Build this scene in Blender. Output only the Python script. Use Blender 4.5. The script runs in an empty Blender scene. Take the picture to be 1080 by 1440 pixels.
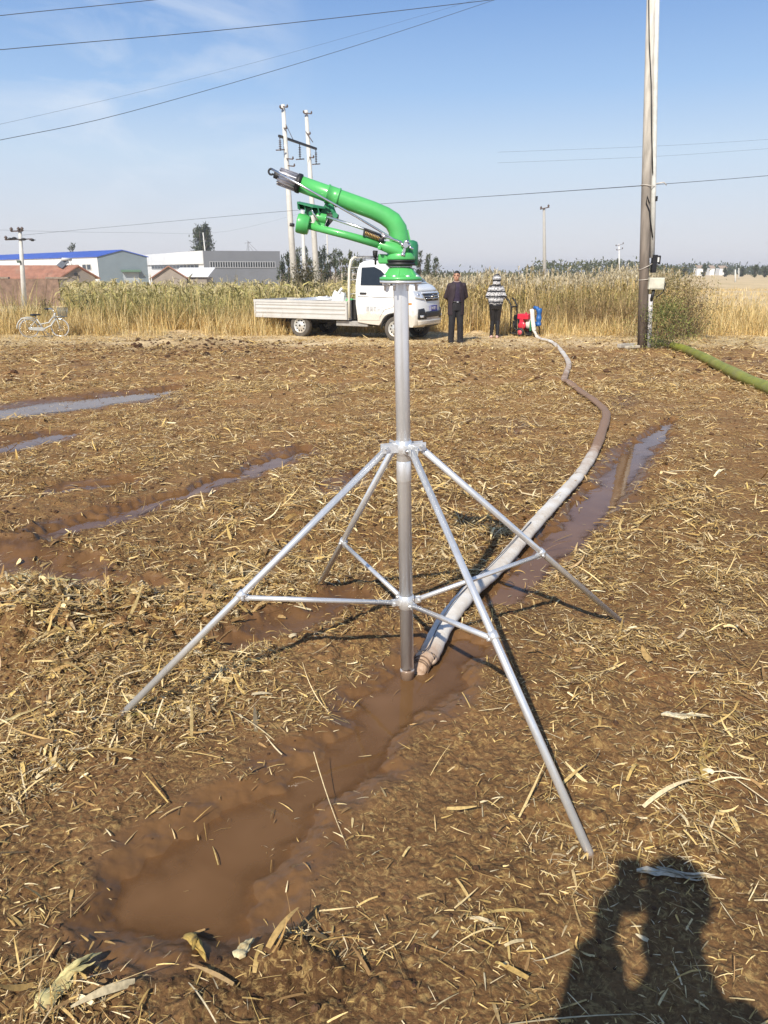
import bpy, bmesh, math, random
import numpy as np
from mathutils import Vector, Matrix
R = math.radians
rng = np.random.default_rng(7)
random.seed(7)
SC = bpy.context.scene
COL = SC.collection
# ------------------------------------------------------------------ camera model (photo pixels 1080x1440)
F = 1060.0
PITCH = R(17.7)
CAMH = 1.70
CP, SP = math.cos(PITCH), math.sin(PITCH)
def ray(u, v):
    dx = (u - 540) / F; dy = (v - 720) / F
    return Vector((dx, CP - dy * SP, -SP - dy * CP))
def at(u, v, z=0.0):
    d = ray(u, v); t = (z - CAMH) / d.z
    return Vector((d.x * t, d.y * t, z))
def atY(u, v, Y):
    d = ray(u, v); t = Y / d.y
    return Vector((d.x * t, Y, CAMH + d.z * t))
def proj(x, y, z):
    dep = y * CP - (z - CAMH) * SP
    dn = -y * SP - (z - CAMH) * CP
    dep = np.maximum(dep, 1e-3) if isinstance(dep, np.ndarray) else max(dep, 1e-3)
    return 540 + F * x / dep, 720 + F * dn / dep
# ------------------------------------------------------------------ noise
def _hash(ix, iy, seed):
    h = (ix.astype(np.int64) * 374761393 + iy.astype(np.int64) * 668265263 + seed * 2147483647 + 977) & 0xffffffff
    h = ((h ^ (h >> 13)) * 1274126177) & 0xffffffff
    h = ((h ^ (h >> 16)) * 2246822519) & 0xffffffff
    return ((h ^ (h >> 15)) & 0xffffff).astype(np.float64) / float(0xffffff)
def vnoise(x, y, seed=0):
    ix = np.floor(x); iy = np.floor(y); fx = x - ix; fy = y - iy
    fx = fx * fx * (3 - 2 * fx); fy = fy * fy * (3 - 2 * fy)
    a = _hash(ix, iy, seed); b = _hash(ix + 1, iy, seed); c = _hash(ix, iy + 1, seed); d = _hash(ix + 1, iy + 1, seed)
    return (a * (1 - fx) + b * fx) * (1 - fy) + (c * (1 - fx) + d * fx) * fy
def fbm(x, y, f, octv, seed=0):
    s = 0.0; amp = 1.0; tot = 0.0
    for o in range(octv):
        ca, sa = math.cos(.7 * o + .3), math.sin(.7 * o + .3)
        s = s + amp * vnoise((x * ca - y * sa) * f, (x * sa + y * ca) * f, seed + o * 17); tot += amp
        amp *= .5; f *= 2.03
    return s / tot
def sstep(a, b, x):
    t = np.clip((x - a) / (b - a), 0, 1); return t * t * (3 - 2 * t)
# ------------------------------------------------------------------ tagging / mesh helpers
def tag(o, label=None, cat=None, group=None, kind=None):
    if label: o['label'] = label
    if cat: o['category'] = cat
    if group: o['group'] = group
    if kind: o['kind'] = kind
    return o
def empty(name, loc, rz=0.0, label=None, cat=None, group=None):
    o = bpy.data.objects.new(name, None); COL.objects.link(o)
    o.location = loc; o.rotation_euler = (0, 0, rz); o.empty_display_size = .2
    return tag(o, label, cat, group)
def link_mesh(name, me, mats, parent=None):
    o = bpy.data.objects.new(name, me); COL.objects.link(o)
    for m in (mats if isinstance(mats, (list, tuple)) else [mats]): me.materials.append(m)
    if parent: o.parent = parent
    return o
def mesh_np(name, V, quads=None, tris=None, smooth=False):
    me = bpy.data.meshes.new(name)
    V = np.ascontiguousarray(V, dtype=np.float32).reshape(-1, 3)
    me.vertices.add(len(V)); me.vertices.foreach_set('co', V.ravel())
    idx = []; starts = []; n = 0
    for A, k in ((quads, 4), (tris, 3)):
        if A is None or len(A) == 0: continue
        A = np.asarray(A, dtype=np.int32).reshape(-1, k)
        starts.append(np.arange(len(A), dtype=np.int32) * k + n); idx.append(A.ravel()); n += A.size
    idx = np.concatenate(idx); starts = np.concatenate(starts)
    me.loops.add(len(idx)); me.loops.foreach_set('vertex_index', idx)
    me.polygons.add(len(starts)); me.polygons.foreach_set('loop_start', starts)
    me.update(calc_edges=True)
    me.polygons.foreach_set('use_smooth', np.full(len(starts), smooth, dtype=bool))
    return me
def fattr(me, name, arr):
    a = me.attributes.new(name, 'FLOAT', 'POINT'); a.data.foreach_set('value', np.asarray(arr, dtype=np.float32).ravel())
def cattr(me, arr):
    a = me.attributes.new('Col', 'FLOAT_COLOR', 'POINT')
    c = np.ones((len(arr), 4), dtype=np.float32); c[:, :3] = arr; a.data.foreach_set('color', c.ravel())
class Acc:                                   # collects many small leaf-like pieces for one mesh
    def __init__(s): s.V = []; s.Q = []; s.C = []; s.n = 0
    def add(s, V, q, col):
        n, k, _ = V.shape
        q = np.asarray(q); base = (np.arange(n) * k + s.n)[:, None, None]
        s.V.append(V.reshape(-1, 3)); s.Q.append((q[None] + base).reshape(-1, 4))
        col = np.asarray(col, dtype=float)
        if col.ndim == 2: col = np.repeat(col[:, None, :], k, 1)
        s.C.append(col.reshape(-1, 3)); s.n += n * k
    def build(s, name, mat, parent=None, offset=None):
        V = np.concatenate(s.V)
        if offset is not None: V = V - np.array(offset)
        me = mesh_np(name, V, np.concatenate(s.Q)); cattr(me, np.concatenate(s.C))
        return link_mesh(name, me, mat, parent)
def blades(acc, P, az, el, L, W, droop, col, nseg=3, tip=.1, base=.8, roll=None, tipcol=None):
    n = len(P); P = np.array(P, dtype=float); az = np.broadcast_to(az, n).astype(float); el = np.broadcast_to(el, n).astype(float).copy()
    L = np.broadcast_to(L, n).astype(float); W = np.broadcast_to(W, n).astype(float); droop = np.broadcast_to(droop, n)
    rows = []; pos = P.copy(); cols = []
    for i in range(nseg + 1):
        t = i / nseg
        wf = base + (1 - base) * min(1, t / .35) if t < .35 else 1 + (tip - 1) * ((t - .35) / .65) ** 1.3
        ce, se = np.cos(el), np.sin(el)
        d = np.stack([ce * np.cos(az), ce * np.sin(az), se], 1)
        side = np.stack([-np.sin(az), np.cos(az), np.zeros(n)], 1)
        if roll is not None:
            up = np.cross(d, side); side = side * np.cos(roll)[:, None] + up * np.sin(roll)[:, None]
        w = (W * wf * .5)[:, None]
        rows += [pos - side * w, pos + side * w]
        c = col if tipcol is None else col * (1 - t) + tipcol * t
        cols += [c, c]
        pos = pos + d * (L / nseg)[:, None]; el = el - droop / nseg
    V = np.stack(rows, 1); C = np.stack([np.broadcast_to(c, (n, 3)) for c in cols], 1)
    q = [[2 * i, 2 * i + 1, 2 * i + 3, 2 * i + 2] for i in range(nseg)]
    acc.add(V, q, C)
def colmix(n, pal, jit=.12, w=None):
    pal = np.array(pal); i = rng.choice(len(pal), n, p=w); j = rng.choice(len(pal), n, p=w); t = rng.random(n)[:, None] * .5
    c = pal[i] * (1 - t) + pal[j] * t
    return np.clip(c * (1 + (rng.random((n, 1)) - .5) * 2 * jit), 0, 1)
class MB:                                     # builds one mesh out of shaped primitives
    def __init__(s): s.v = []; s.f = []; s.sm = []; s.mi = []; s.m = 0
    def _add(s, vs, fs, smooth):
        b = len(s.v); s.v += [tuple(x) for x in vs]
        for k, f in enumerate(fs):
            s.f.append([b + i for i in f]); s.sm.append(smooth[k] if isinstance(smooth, list) else smooth); s.mi.append(s.m)
        return s
    def box(s, c, size, rot=None):
        c = Vector(c); hx, hy, hz = [k / 2 for k in size]
        M = rot.to_3x3() if rot is not None else Matrix.Identity(3)
        vs = [c + M @ Vector((a * hx, b * hy, d * hz)) for a in (-1, 1) for b in (-1, 1) for d in (-1, 1)]
        return s._add(vs, [(0, 1, 3, 2), (4, 6, 7, 5), (0, 4, 5, 1), (2, 3, 7, 6), (0, 2, 6, 4), (1, 5, 7, 3)], False)
    def bar(s, p0, p1, w, h, up=(0, 0, 1)):
        p0 = Vector(p0); p1 = Vector(p1); d = (p1 - p0); L = d.length; d.normalize()
        u = Vector(up); side = d.cross(u)
        if side.length < 1e-4: side = d.cross(Vector((1, 0, 0)))
        side.normalize(); u = side.cross(d)
        M = Matrix((d, side, u)).transposed()
        return s.box((p0 + p1) / 2, (L, w, h), M)
    def tube(s, pts, rad, n=12, cap=True, flat=None, closed=False):
        pts = [Vector(p) for p in pts]; m = len(pts)
        rad = rad if isinstance(rad, (list, tuple)) else [rad] * m
        vs = []; prev = None
        for i, p in enumerate(pts):
            if closed: d = pts[(i + 1) % m] - pts[i - 1]
            else: d = pts[min(i + 1, m - 1)] - pts[max(i - 1, 0)]
            d.normalize()
            if prev is None:
                a = Vector((0, 0, 1)) if abs(d.z) < .9 else Vector((1, 0, 0))
                x = d.cross(a).normalized()
            else:
                x = prev - d * prev.dot(d); x.normalize()
            prev = x; y = d.cross(x)
            if flat is not None:                # flattened hose: horizontal half-width r, vertical half-height r*flat
                hx = d.cross(Vector((0, 0, 1)))
                if hx.length > .3: x = hx.normalized(); y = x.cross(d)
            r = rad[i]; fy = flat if flat is not None else 1.0
            for k in range(n):
                a = 2 * math.pi * k / n
                vs.append(p + x * (math.cos(a) * r) + y * (math.sin(a) * r * fy))
        fs = []; sm = []
        for i in range(m if closed else m - 1):
            i2 = (i + 1) % m
            for k in range(n):
                fs.append((i * n + k, i * n + (k + 1) % n, i2 * n + (k + 1) % n, i2 * n + k)); sm.append(True)
        if cap and not closed:
            fs.append(tuple(range(n))[::-1]); sm.append(False); fs.append(tuple((m - 1) * n + k for k in range(n))); sm.append(False)
        return s._add(vs, fs, sm)
    def cyl(s, p0, p1, r0, r1=None, n=16):
        return s.tube([p0, p1], [r0, r0 if r1 is None else r1], n)
    def lathe(s, prof, o=(0, 0, 0), axis=(0, 0, 1), n=24, smooth=True):
        o = Vector(o); a = Vector(axis).normalized()
        t = Vector((0, 0, 1)) if abs(a.z) < .9 else Vector((1, 0, 0))
        x = a.cross(t).normalized(); y = a.cross(x)
        vs = []; m = len(prof)
        for (r, h) in prof:
            for k in range(n):
                an = 2 * math.pi * k / n
                vs.append(o + a * h + (x * math.cos(an) + y * math.sin(an)) * max(r, 1e-4))
        fs = [(i * n + k, i * n + (k + 1) % n, (i + 1) * n + (k + 1) % n, (i + 1) * n + k) for i in range(m - 1) for k in range(n)]
        return s._add(vs, fs, smooth)
    def ball(s, c, r, n=12, m=8, rot=None):
        c = Vector(c); rx, ry, rz = r if isinstance(r, (tuple, list)) else (r, r, r)
        M = rot.to_3x3() if rot is not None else Matrix.Identity(3)
        vs = []
        for i in range(m + 1):
            th = math.pi * i / m
            for k in range(n):
                ph = 2 * math.pi * k / n
                vs.append(c + M @ Vector((rx * max(math.sin(th), 1e-3) * math.cos(ph), ry * max(math.sin(th), 1e-3) * math.sin(ph), rz * math.cos(th))))
        fs = [(i * n + k, (i + 1) * n + k, (i + 1) * n + (k + 1) % n, i * n + (k + 1) % n) for i in range(m) for k in range(n)]
        return s._add(vs, fs, True)
    def loft(s, rings, cap=True, smooth=True, closed=True):
        n = len(rings[0]); vs = [p for r in rings for p in r]; m = len(rings); fs = []; sm = []
        for i in range(m - 1):
            for k in range(n if closed else n - 1):
                fs.append((i * n + k, i * n + (k + 1) % n, (i + 1) * n + (k + 1) % n, (i + 1) * n + k)); sm.append(smooth)
        if cap and closed:
            fs.append(tuple(range(n))[::-1]); sm.append(False); fs.append(tuple((m - 1) * n + k for k in range(n))); sm.append(False)
        return s._add(vs, fs, sm)
    def ell_loft(s, secs, n=16):               # secs: (cx, cy, z, rx, ry)
        return s.loft([[(cx + rx * math.cos(2 * math.pi * k / n), cy + ry * math.sin(2 * math.pi * k / n), z) for k in range(n)] for cx, cy, z, rx, ry in secs])
    def prism(s, poly, ext):                   # polygon of 3d points pushed by vector ext
        e = Vector(ext); a = [Vector(p) for p in poly]; n = len(a)
        vs = a + [p + e for p in a]
        fs = [tuple(range(n))[::-1], tuple(range(n, 2 * n))] + [(k, (k + 1) % n, n + (k + 1) % n, n + k) for k in range(n)]
        return s._add(vs, fs, False)
    def limb(s, pts, rad, n=12):
        s.tube(pts, rad, n)
        for p, r in zip(pts, rad): s.ball(p, r * .99, n, 8)
        return s
    def xform(s, M):
        s.v = [tuple(M @ Vector(p)) for p in s.v]; return s
    def build(s, name, mats, parent=None, offset=None, bevel=0, solid=0):
        me = bpy.data.meshes.new(name)
        vs = s.v if offset is None else [(a - offset[0], b - offset[1], c - offset[2]) for a, b, c in s.v]
        me.from_pydata(vs, [], s.f); me.update()
        me.polygons.foreach_set('use_smooth', s.sm); me.polygons.foreach_set('material_index', s.mi)
        o = link_mesh(name, me, mats, parent)
        bm = bmesh.new(); bm.from_mesh(me); bmesh.ops.recalc_face_normals(bm, faces=bm.faces); bm.to_mesh(me); bm.free()
        if solid:
            md = o.modifiers.new('thick', 'SOLIDIFY'); md.thickness = solid; md.offset = 0
        if bevel:
            md = o.modifiers.new('bevel', 'BEVEL'); md.width = bevel; md.segments = 2; md.limit_method = 'ANGLE'; md.angle_limit = R(40)
        return o
def remesh(o, vox, it=4, cut=None, solid=0):     # union the overlapping parts of a body into one continuous surface
    mats = list(o.data.materials)
    m = o.modifiers.new('r', 'REMESH'); m.mode = 'VOXEL'; m.voxel_size = vox
    m = o.modifiers.new('s', 'SMOOTH'); m.iterations = it; m.factor = .5
    bpy.context.view_layer.update()
    dg = bpy.context.evaluated_depsgraph_get(); me = bpy.data.meshes.new_from_object(o.evaluated_get(dg))
    o.modifiers.clear(); o.data = me; me.materials.clear()
    for k in mats: me.materials.append(k)
    if cut:
        bm = bmesh.new(); bm.from_mesh(me)
        bmesh.ops.delete(bm, geom=[f for f in bm.faces if cut(f.calc_center_median())], context='FACES'); bm.to_mesh(me); bm.free()
    me.polygons.foreach_set('use_smooth', np.ones(len(me.polygons), dtype=bool))
    me.polygons.foreach_set('material_index', np.zeros(len(me.polygons), dtype=np.int32))
    if solid:
        md = o.modifiers.new('thick', 'SOLIDIFY'); md.thickness = solid; md.offset = -1
    return o
def text_mesh(name, body, size, mat, parent, M, depth=.001):
    cu = bpy.data.curves.new(name, 'FONT'); cu.body = body; cu.size = size; cu.extrude = depth; cu.align_x = 'CENTER'; cu.align_y = 'CENTER'
    t = bpy.data.objects.new(name, cu); COL.objects.link(t); bpy.context.view_layer.update()
    me = bpy.data.meshes.new_from_object(t.evaluated_get(bpy.context.evaluated_depsgraph_get()))
    bpy.data.objects.remove(t); me.transform(M)
    me.materials.clear()
    return link_mesh(name, me, mat, parent)
def copy_tree(o, parent=None):
    c = o.copy(); COL.objects.link(c)
    if parent: c.parent = parent
    for ch in list(o.children): copy_tree(ch, c)
    return c
# ------------------------------------------------------------------ materials
def nodes(name):
    m = bpy.data.materials.new(name); m.use_nodes = True; nt = m.node_tree
    return m, nt, nt.nodes['Principled BSDF']
def N(nt, t, **kw):
    n = nt.nodes.new(t)
    for k, v in kw.items():
        if hasattr(n, k): setattr(n, k, v)
        else: n.inputs[k].default_value = v
    return n
def ramp(nt, fac, stops):
    r = nt.nodes.new('ShaderNodeValToRGB'); e = r.color_ramp.elements
    while len(e) < len(stops): e.new(.5)
    for k, (p, c) in enumerate(stops):
        e[k].position = p; e[k].color = (c[0], c[1], c[2], 1) if not isinstance(c, (int, float)) else (c, c, c, 1)
    nt.links.new(fac, r.inputs[0]); return r.outputs[0]
def mixc(nt, fac, a, b, mode='MIX'):
    m = nt.nodes.new('ShaderNodeMix'); m.data_type = 'RGBA'; m.blend_type = mode
    for sock, v in ((m.inputs[0], fac), (m.inputs[6], a), (m.inputs[7], b)):
        if isinstance(v, (int, float)): sock.default_value = v if sock.type == 'VALUE' else (v, v, v, 1)
        elif isinstance(v, tuple): sock.default_value = (*v, 1)
        else: nt.links.new(v, sock)
    return m.outputs[2]
def mat(name, c, rough=.6, metal=0.0, var=.15, scale=8.0, bump=0.0, bscale=40.0, c2=None, rvar=0.0, spec=None, coat=0.0, obj=True, dirt=None, dirt_amt=.5):
    m, nt, b = nodes(name)
    tc = N(nt, 'ShaderNodeTexCoord'); src = tc.outputs['Object']
    n1 = N(nt, 'ShaderNodeTexNoise', Scale=scale, Detail=6.0, Roughness=.65); nt.links.new(src, n1.inputs['Vector'])
    lo = tuple(k * (1 - var) for k in c) if c2 is None else c2
    hi = tuple(min(1, k * (1 + var)) for k in c) if c2 is None else c
    out = ramp(nt, n1.outputs['Fac'], [(.32, lo), (.68, hi)])
    if dirt:
        n2 = N(nt, 'ShaderNodeTexNoise', Scale=scale * .37, Detail=8.0, Roughness=.7); nt.links.new(src, n2.inputs['Vector'])
        out = mixc(nt, ramp(nt, n2.outputs['Fac'], [(.5, 0.0), (.72, dirt_amt)]), out, dirt)
    nt.links.new(out, b.inputs['Base Color'])
    b.inputs['Roughness'].default_value = rough; b.inputs['Metallic'].default_value = metal
    if rvar: nt.links.new(ramp(nt, n1.outputs['Fac'], [(.3, max(.02, rough - rvar)), (.7, min(1, rough + rvar))]), b.inputs['Roughness'])
    if spec is not None: b.inputs['Specular IOR Level'].default_value = spec
    if coat: b.inputs['Coat Weight'].default_value = coat; b.inputs['Coat Roughness'].default_value = .08
    if bump:
        n3 = N(nt, 'ShaderNodeTexNoise', Scale=bscale, Detail=5.0); nt.links.new(src, n3.inputs['Vector'])
        bp = N(nt, 'ShaderNodeBump', Strength=bump, Distance=.01); nt.links.new(n3.outputs['Fac'], bp.inputs['Height']); nt.links.new(bp.outputs[0], b.inputs['Normal'])
    return m
def splash(m, z0, z1, col, scale=12.0, amt=.9):      # dried mud or dust on the lower part, with a ragged edge
    nt = m.node_tree; b = nt.nodes['Principled BSDF']; gp = N(nt, 'ShaderNodeNewGeometry'); sx = N(nt, 'ShaderNodeSeparateXYZ'); nt.links.new(gp.outputs['Position'], sx.inputs[0])
    n = N(nt, 'ShaderNodeTexNoise', Scale=scale, Detail=8.0, Roughness=.7); nt.links.new(gp.outputs['Position'], n.inputs['Vector'])
    k = N(nt, 'ShaderNodeMapRange'); nt.links.new(sx.outputs['Z'], k.inputs['Value']); k.inputs['From Min'].default_value = z0; k.inputs['From Max'].default_value = z1; k.inputs['To Min'].default_value = .45; k.inputs['To Max'].default_value = -.35
    a = N(nt, 'ShaderNodeMath', operation='ADD'); nt.links.new(k.outputs[0], a.inputs[0]); nt.links.new(n.outputs['Fac'], a.inputs[1])
    f = ramp(nt, a.outputs[0], [(.52, 0.0), (.68, amt)])
    old = b.inputs['Base Color'].links[0].from_socket; nt.links.new(mixc(nt, f, old, col), b.inputs['Base Color'])
    mt = b.inputs['Metallic'].default_value
    if mt > 0:
        q = N(nt, 'ShaderNodeMapRange'); nt.links.new(f, q.inputs['Value']); q.inputs['To Min'].default_value = mt; q.inputs['To Max'].default_value = 0.0; nt.links.new(q.outputs[0], b.inputs['Metallic'])
    return m
def colmat(name, rough=.75, spec=.25, nscale=60.0, nvar=.25, trans=0.0):
    m, nt, b = nodes(name)
    a = N(nt, 'ShaderNodeAttribute', attribute_name='Col')
    tc = N(nt, 'ShaderNodeTexCoord'); n = N(nt, 'ShaderNodeTexNoise', Scale=nscale, Detail=3.0); nt.links.new(tc.outputs['Object'], n.inputs['Vector'])
    k = ramp(nt, n.outputs['Fac'], [(.3, 1 - nvar), (.7, 1 + nvar * .4)])
    c = mixc(nt, 1.0, a.outputs['Color'], k, 'MULTIPLY')
    nt.links.new(c, b.inputs['Base Color']); b.inputs['Roughness'].default_value = rough; b.inputs['Specular IOR Level'].default_value = spec
    if trans:
        tr = N(nt, 'ShaderNodeBsdfTranslucent'); nt.links.new(c, tr.inputs['Color'])
        mx = N(nt, 'ShaderNodeMixShader'); mx.inputs[0].default_value = trans
        nt.links.new(b.outputs[0], mx.inputs[1]); nt.links.new(tr.outputs[0], mx.inputs[2]); nt.links.new(mx.outputs[0], nt.nodes['Material Output'].inputs['Surface'])
    return m
# ------------------------------------------------------------------ ground: wet harvested field, track, verge, far land
WATER = -0.022
def stroke(pts): return [(at(u, v).x, at(u, v).y, w) for u, v, w in pts]
STROKES = {   # name: (depth, points (photo u, v, half-width in metres))
 'central': (.05, stroke([(640, 905, .13), (575, 965, .16), (525, 1015, .14), (455, 1075, .15), (370, 1160, .19), (290, 1235, .21), (235, 1285, .17)])),
 'rut':     (.075, stroke([(942, 590, .05), (912, 622, .13), (882, 652, .17), (838, 707, .145), (788, 757, .13), (738, 802, .12), (695, 838, .10)])),
 'far_left': (.075, stroke([(-160, 592, .32), (0, 581, .40), (100, 568, .44), (180, 557, .36), (245, 547, .14)])),
 'thin_left': (.065, stroke([(-120, 640, .16), (0, 628, .26), (70, 616, .22), (110, 608, .10)])),
 'long_rut': (.058, stroke([(55, 756, .13), (120, 738, .12), (190, 715, .10), (265, 692, .09), (340, 666, .10), (425, 634, .11)])),
 'left_edge': (.055, stroke([(-140, 790, .25), (0, 798, .22), (75, 800, .16), (135, 822, .13), (195, 826, .10)])),
 'small_left': (.045, stroke([(95, 688, .10), (135, 683, .14), (175, 676, .08)])),
 'behind_leg': (.045, stroke([(455, 700, .06), (480, 685, .12), (510, 664, .06)])),
 'mid_left': (.034, stroke([(330, 905, .06), (390, 880, .1), (450, 862, .1), (500, 840, .08)])),
}
def carve(x, y):
    wx = x + (fbm(x, y, 5.0, 3, 3) - .5) * .22; wy = y + (fbm(x, y, 5.0, 3, 4) - .5) * .22
    j = (fbm(x, y, 17.0, 3, 6) - .5) * .09; wx = wx + j; wy = wy + (fbm(x, y, 17.0, 3, 7) - .5) * .09
    out = np.zeros_like(x); near = np.zeros_like(x)
    for depth, P in STROKES.values():
        q = np.full_like(x, 9.0)
        for (x0, y0, w0), (x1, y1, w1) in zip(P[:-1], P[1:]):
            dx, dy = x1 - x0, y1 - y0; L2 = dx * dx + dy * dy
            t = np.clip(((wx - x0) * dx + (wy - y0) * dy) / L2, 0, 1)
            d = np.hypot(wx - x0 - t * dx, wy - y0 - t * dy) / (w0 + (w1 - w0) * t)
            q = np.minimum(q, d)
        out = np.maximum(out, depth * (1 - sstep(.25, 1.75, q)))
        near = np.maximum(near, 1 - sstep(.9, 2.3, q))
    return out, near
RUTDIR = (at(880, 650) - at(690, 835)); RUTDIR.normalize()
ACC_ = (RUTDIR.x, RUTDIR.y)
MOUND = at(265, 486)
def pixblob(u, v, L):
    s = np.zeros_like(u)
    for (cu, cv, ru, rv, w) in L: s = s + w * np.exp(-((u - cu) / ru) ** 2 - ((v - cv) / rv) ** 2)
    return s
HEAPS = [(60, 870, 110, 60, .055), (240, 870, 130, 45, .035), (30, 770, 60, 22, .06), (380, 1350, 130, 30, .03), (60, 930, 80, 40, .03), (90, 1340, 130, 60, .02), (470, 840, 60, 30, .02), (930, 700, 50, 90, .03), (1000, 1000, 60, 120, .012), (440, 745, 90, 30, .03)]
ROUGH = [(70, 900, 130, 110, .5), (110, 1340, 170, 80, .6), (420, 1390, 230, 55, .45), (430, 860, 140, 70, .35), (20, 770, 70, 30, .5), (280, 485, 120, 14, .6), (640, 700, 90, 90, .2), (300, 930, 90, 70, .25)]
def ground(x, y, full=False):
    x = np.asarray(x, dtype=float); y = np.asarray(y, dtype=float)
    field = 1 - sstep(17.6, 19.3, y + (fbm(x, y, .4, 3, 5) - .5) * 2.4 + .3)
    cut, near = carve(x, y)
    u, v = proj(x, y, np.zeros_like(x))
    front = sstep(.6, 1.4, y)
    heap = pixblob(u, v, HEAPS) * front
    lump = (fbm(x, y, 1.3, 3, 11) - .5) * .055 + (fbm(x, y, 6.0, 4, 12) - .5) * .024
    clod = np.maximum(fbm(x, y, 14.0, 4, 13) - .46, 0) * .15 + np.maximum(fbm(x, y, 38., 2, 14) - .5, 0) * .05
    rough_zone = np.clip(-.25 + fbm(x, y, .9, 3, 15) * 1.1 + 16 * heap + pixblob(u, v, ROUGH) * front, 0.06, 1.5) * (1 - .9 * near)
    # shallow tillage lines running the way the wheel ruts run
    s = x * ACC_[1] - y * ACC_[0]
    till = np.sin(s * 2 * math.pi / .62 + 2 * fbm(x, y, .8, 2, 16)) * .010
    h = .012 + field * (lump * (1 - .35 * near) + clod * rough_zone + till * (1 - near) + heap) - field * cut
    dm = np.hypot((x - MOUND.x) / 1.9, (y - MOUND.y) / .75)
    h = h + .17 * np.exp(-dm ** 2 * 1.4) * (.55 + .9 * fbm(x, y, 3.5, 3, 21))
    h = h + (1 - field) * ((fbm(x, y, 1.6, 4, 17) - .5) * .05)
    h = h + sstep(21.5, 23.0, y) * (1 - sstep(40, 60, y)) * (fbm(x, y, .7, 3, 18) - .5) * .2
    left = 1 - sstep(2.0, 8.0, x - (y - 24) * .18)
    h = h - .55 * sstep(23.0, 27.0, y) * left - 1.3 * sstep(50, 80, y) * left
    h = h + sstep(60, 160, y) * (fbm(x, y, .02, 3, 19) - .5) * .8 * (1 - left)
    if not full: return h
    wet = np.clip(near * .95 + sstep(.02, -.02, h) * .45 + sstep(.5, .62, fbm(x, y, .8, 3, 23)) * .35, 0, 1) * field
    return h, wet, field, near
def gz(x, y): return float(ground(np.array([x]), np.array([y]))[0])
ys = [np.arange(-4.0, .9, .035)]
y = .9; L = []
while y < 25: L.append(y); y += max(.0072, .0038 * y)
while y < 900: L.append(y); y += .022 * y
L.append(1500.0); L.append(4000.0)
ys = np.concatenate([ys[0], np.array(L)])
t = np.linspace(-1, 1, 820); sx = np.sign(t) * (0.62 * np.abs(t) + .38 * np.abs(t) ** 4)
wd = .82 * np.maximum(ys, 0) + 1.5 + sstep(20, 60, ys) * 10
X = sx[None, :] * wd[:, None]; Y = np.repeat(ys[:, None], len(sx), 1)
H, wet, field, near = ground(X.ravel(), Y.ravel(), True)
nr, nc = X.shape
i = np.arange(nr - 1)[:, None] * nc + np.arange(nc - 1)[None, :]
quads = np.stack([i, i + 1, i + nc + 1, i + nc], -1).reshape(-1, 4)
gm = mesh_np('ground', np.stack([X.ravel(), Y.ravel(), H], 1), quads, smooth=True)
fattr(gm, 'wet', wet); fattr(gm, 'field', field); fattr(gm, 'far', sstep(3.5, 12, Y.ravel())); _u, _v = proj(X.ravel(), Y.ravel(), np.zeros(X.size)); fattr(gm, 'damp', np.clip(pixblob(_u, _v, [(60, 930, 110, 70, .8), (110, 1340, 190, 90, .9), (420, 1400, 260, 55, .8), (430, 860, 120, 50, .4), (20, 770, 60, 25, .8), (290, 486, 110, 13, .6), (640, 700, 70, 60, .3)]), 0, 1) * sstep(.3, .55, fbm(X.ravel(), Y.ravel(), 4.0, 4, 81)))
m_ground, nt, b = nodes('muddy_field')
geo = N(nt, 'ShaderNodeNewGeometry'); pos = geo.outputs['Position']
aw = N(nt, 'ShaderNodeAttribute', attribute_name='wet').outputs['Fac']; af = N(nt, 'ShaderNodeAttribute', attribute_name='field').outputs['Fac']
def nz(scale, det=6, rough=.65, dist=0.0):
    n = N(nt, 'ShaderNodeTexNoise', Scale=scale, Detail=float(det), Roughness=rough, Distortion=dist); nt.links.new(pos, n.inputs['Vector']); return n.outputs['Fac']
mud = ramp(nt, nz(2.2, 8), [(.28, (.110, .056, .023)), (.48, (.172, .092, .037)), (.72, (.235, .134, .058))])
mud = mixc(nt, ramp(nt, nz(55, 6), [(.33, .6), (.55, 0.0)]), mud, (.066, .032, .014))
mud = mixc(nt, ramp(nt, nz(1.1, 4), [(.52, 0.0), (.7, .5)]), mud, (.20, .088, .033))
wetc = ramp(nt, nz(3.0, 5), [(.3, (.128, .064, .026)), (.7, (.178, .096, .040))])
mud = mixc(nt, ramp(nt, aw, [(.2, 0.0), (.9, .85)]), mud, wetc)
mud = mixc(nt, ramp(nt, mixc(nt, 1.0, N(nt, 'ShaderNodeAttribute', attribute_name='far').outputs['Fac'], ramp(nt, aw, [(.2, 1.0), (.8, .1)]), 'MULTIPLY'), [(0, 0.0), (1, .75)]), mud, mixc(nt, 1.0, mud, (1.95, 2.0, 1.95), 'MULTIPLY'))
mud = mixc(nt, N(nt, 'ShaderNodeAttribute', attribute_name='damp').outputs['Fac'], mud, mixc(nt, 1.0, mud, (.52, .50, .50), 'MULTIPLY'))
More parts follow.
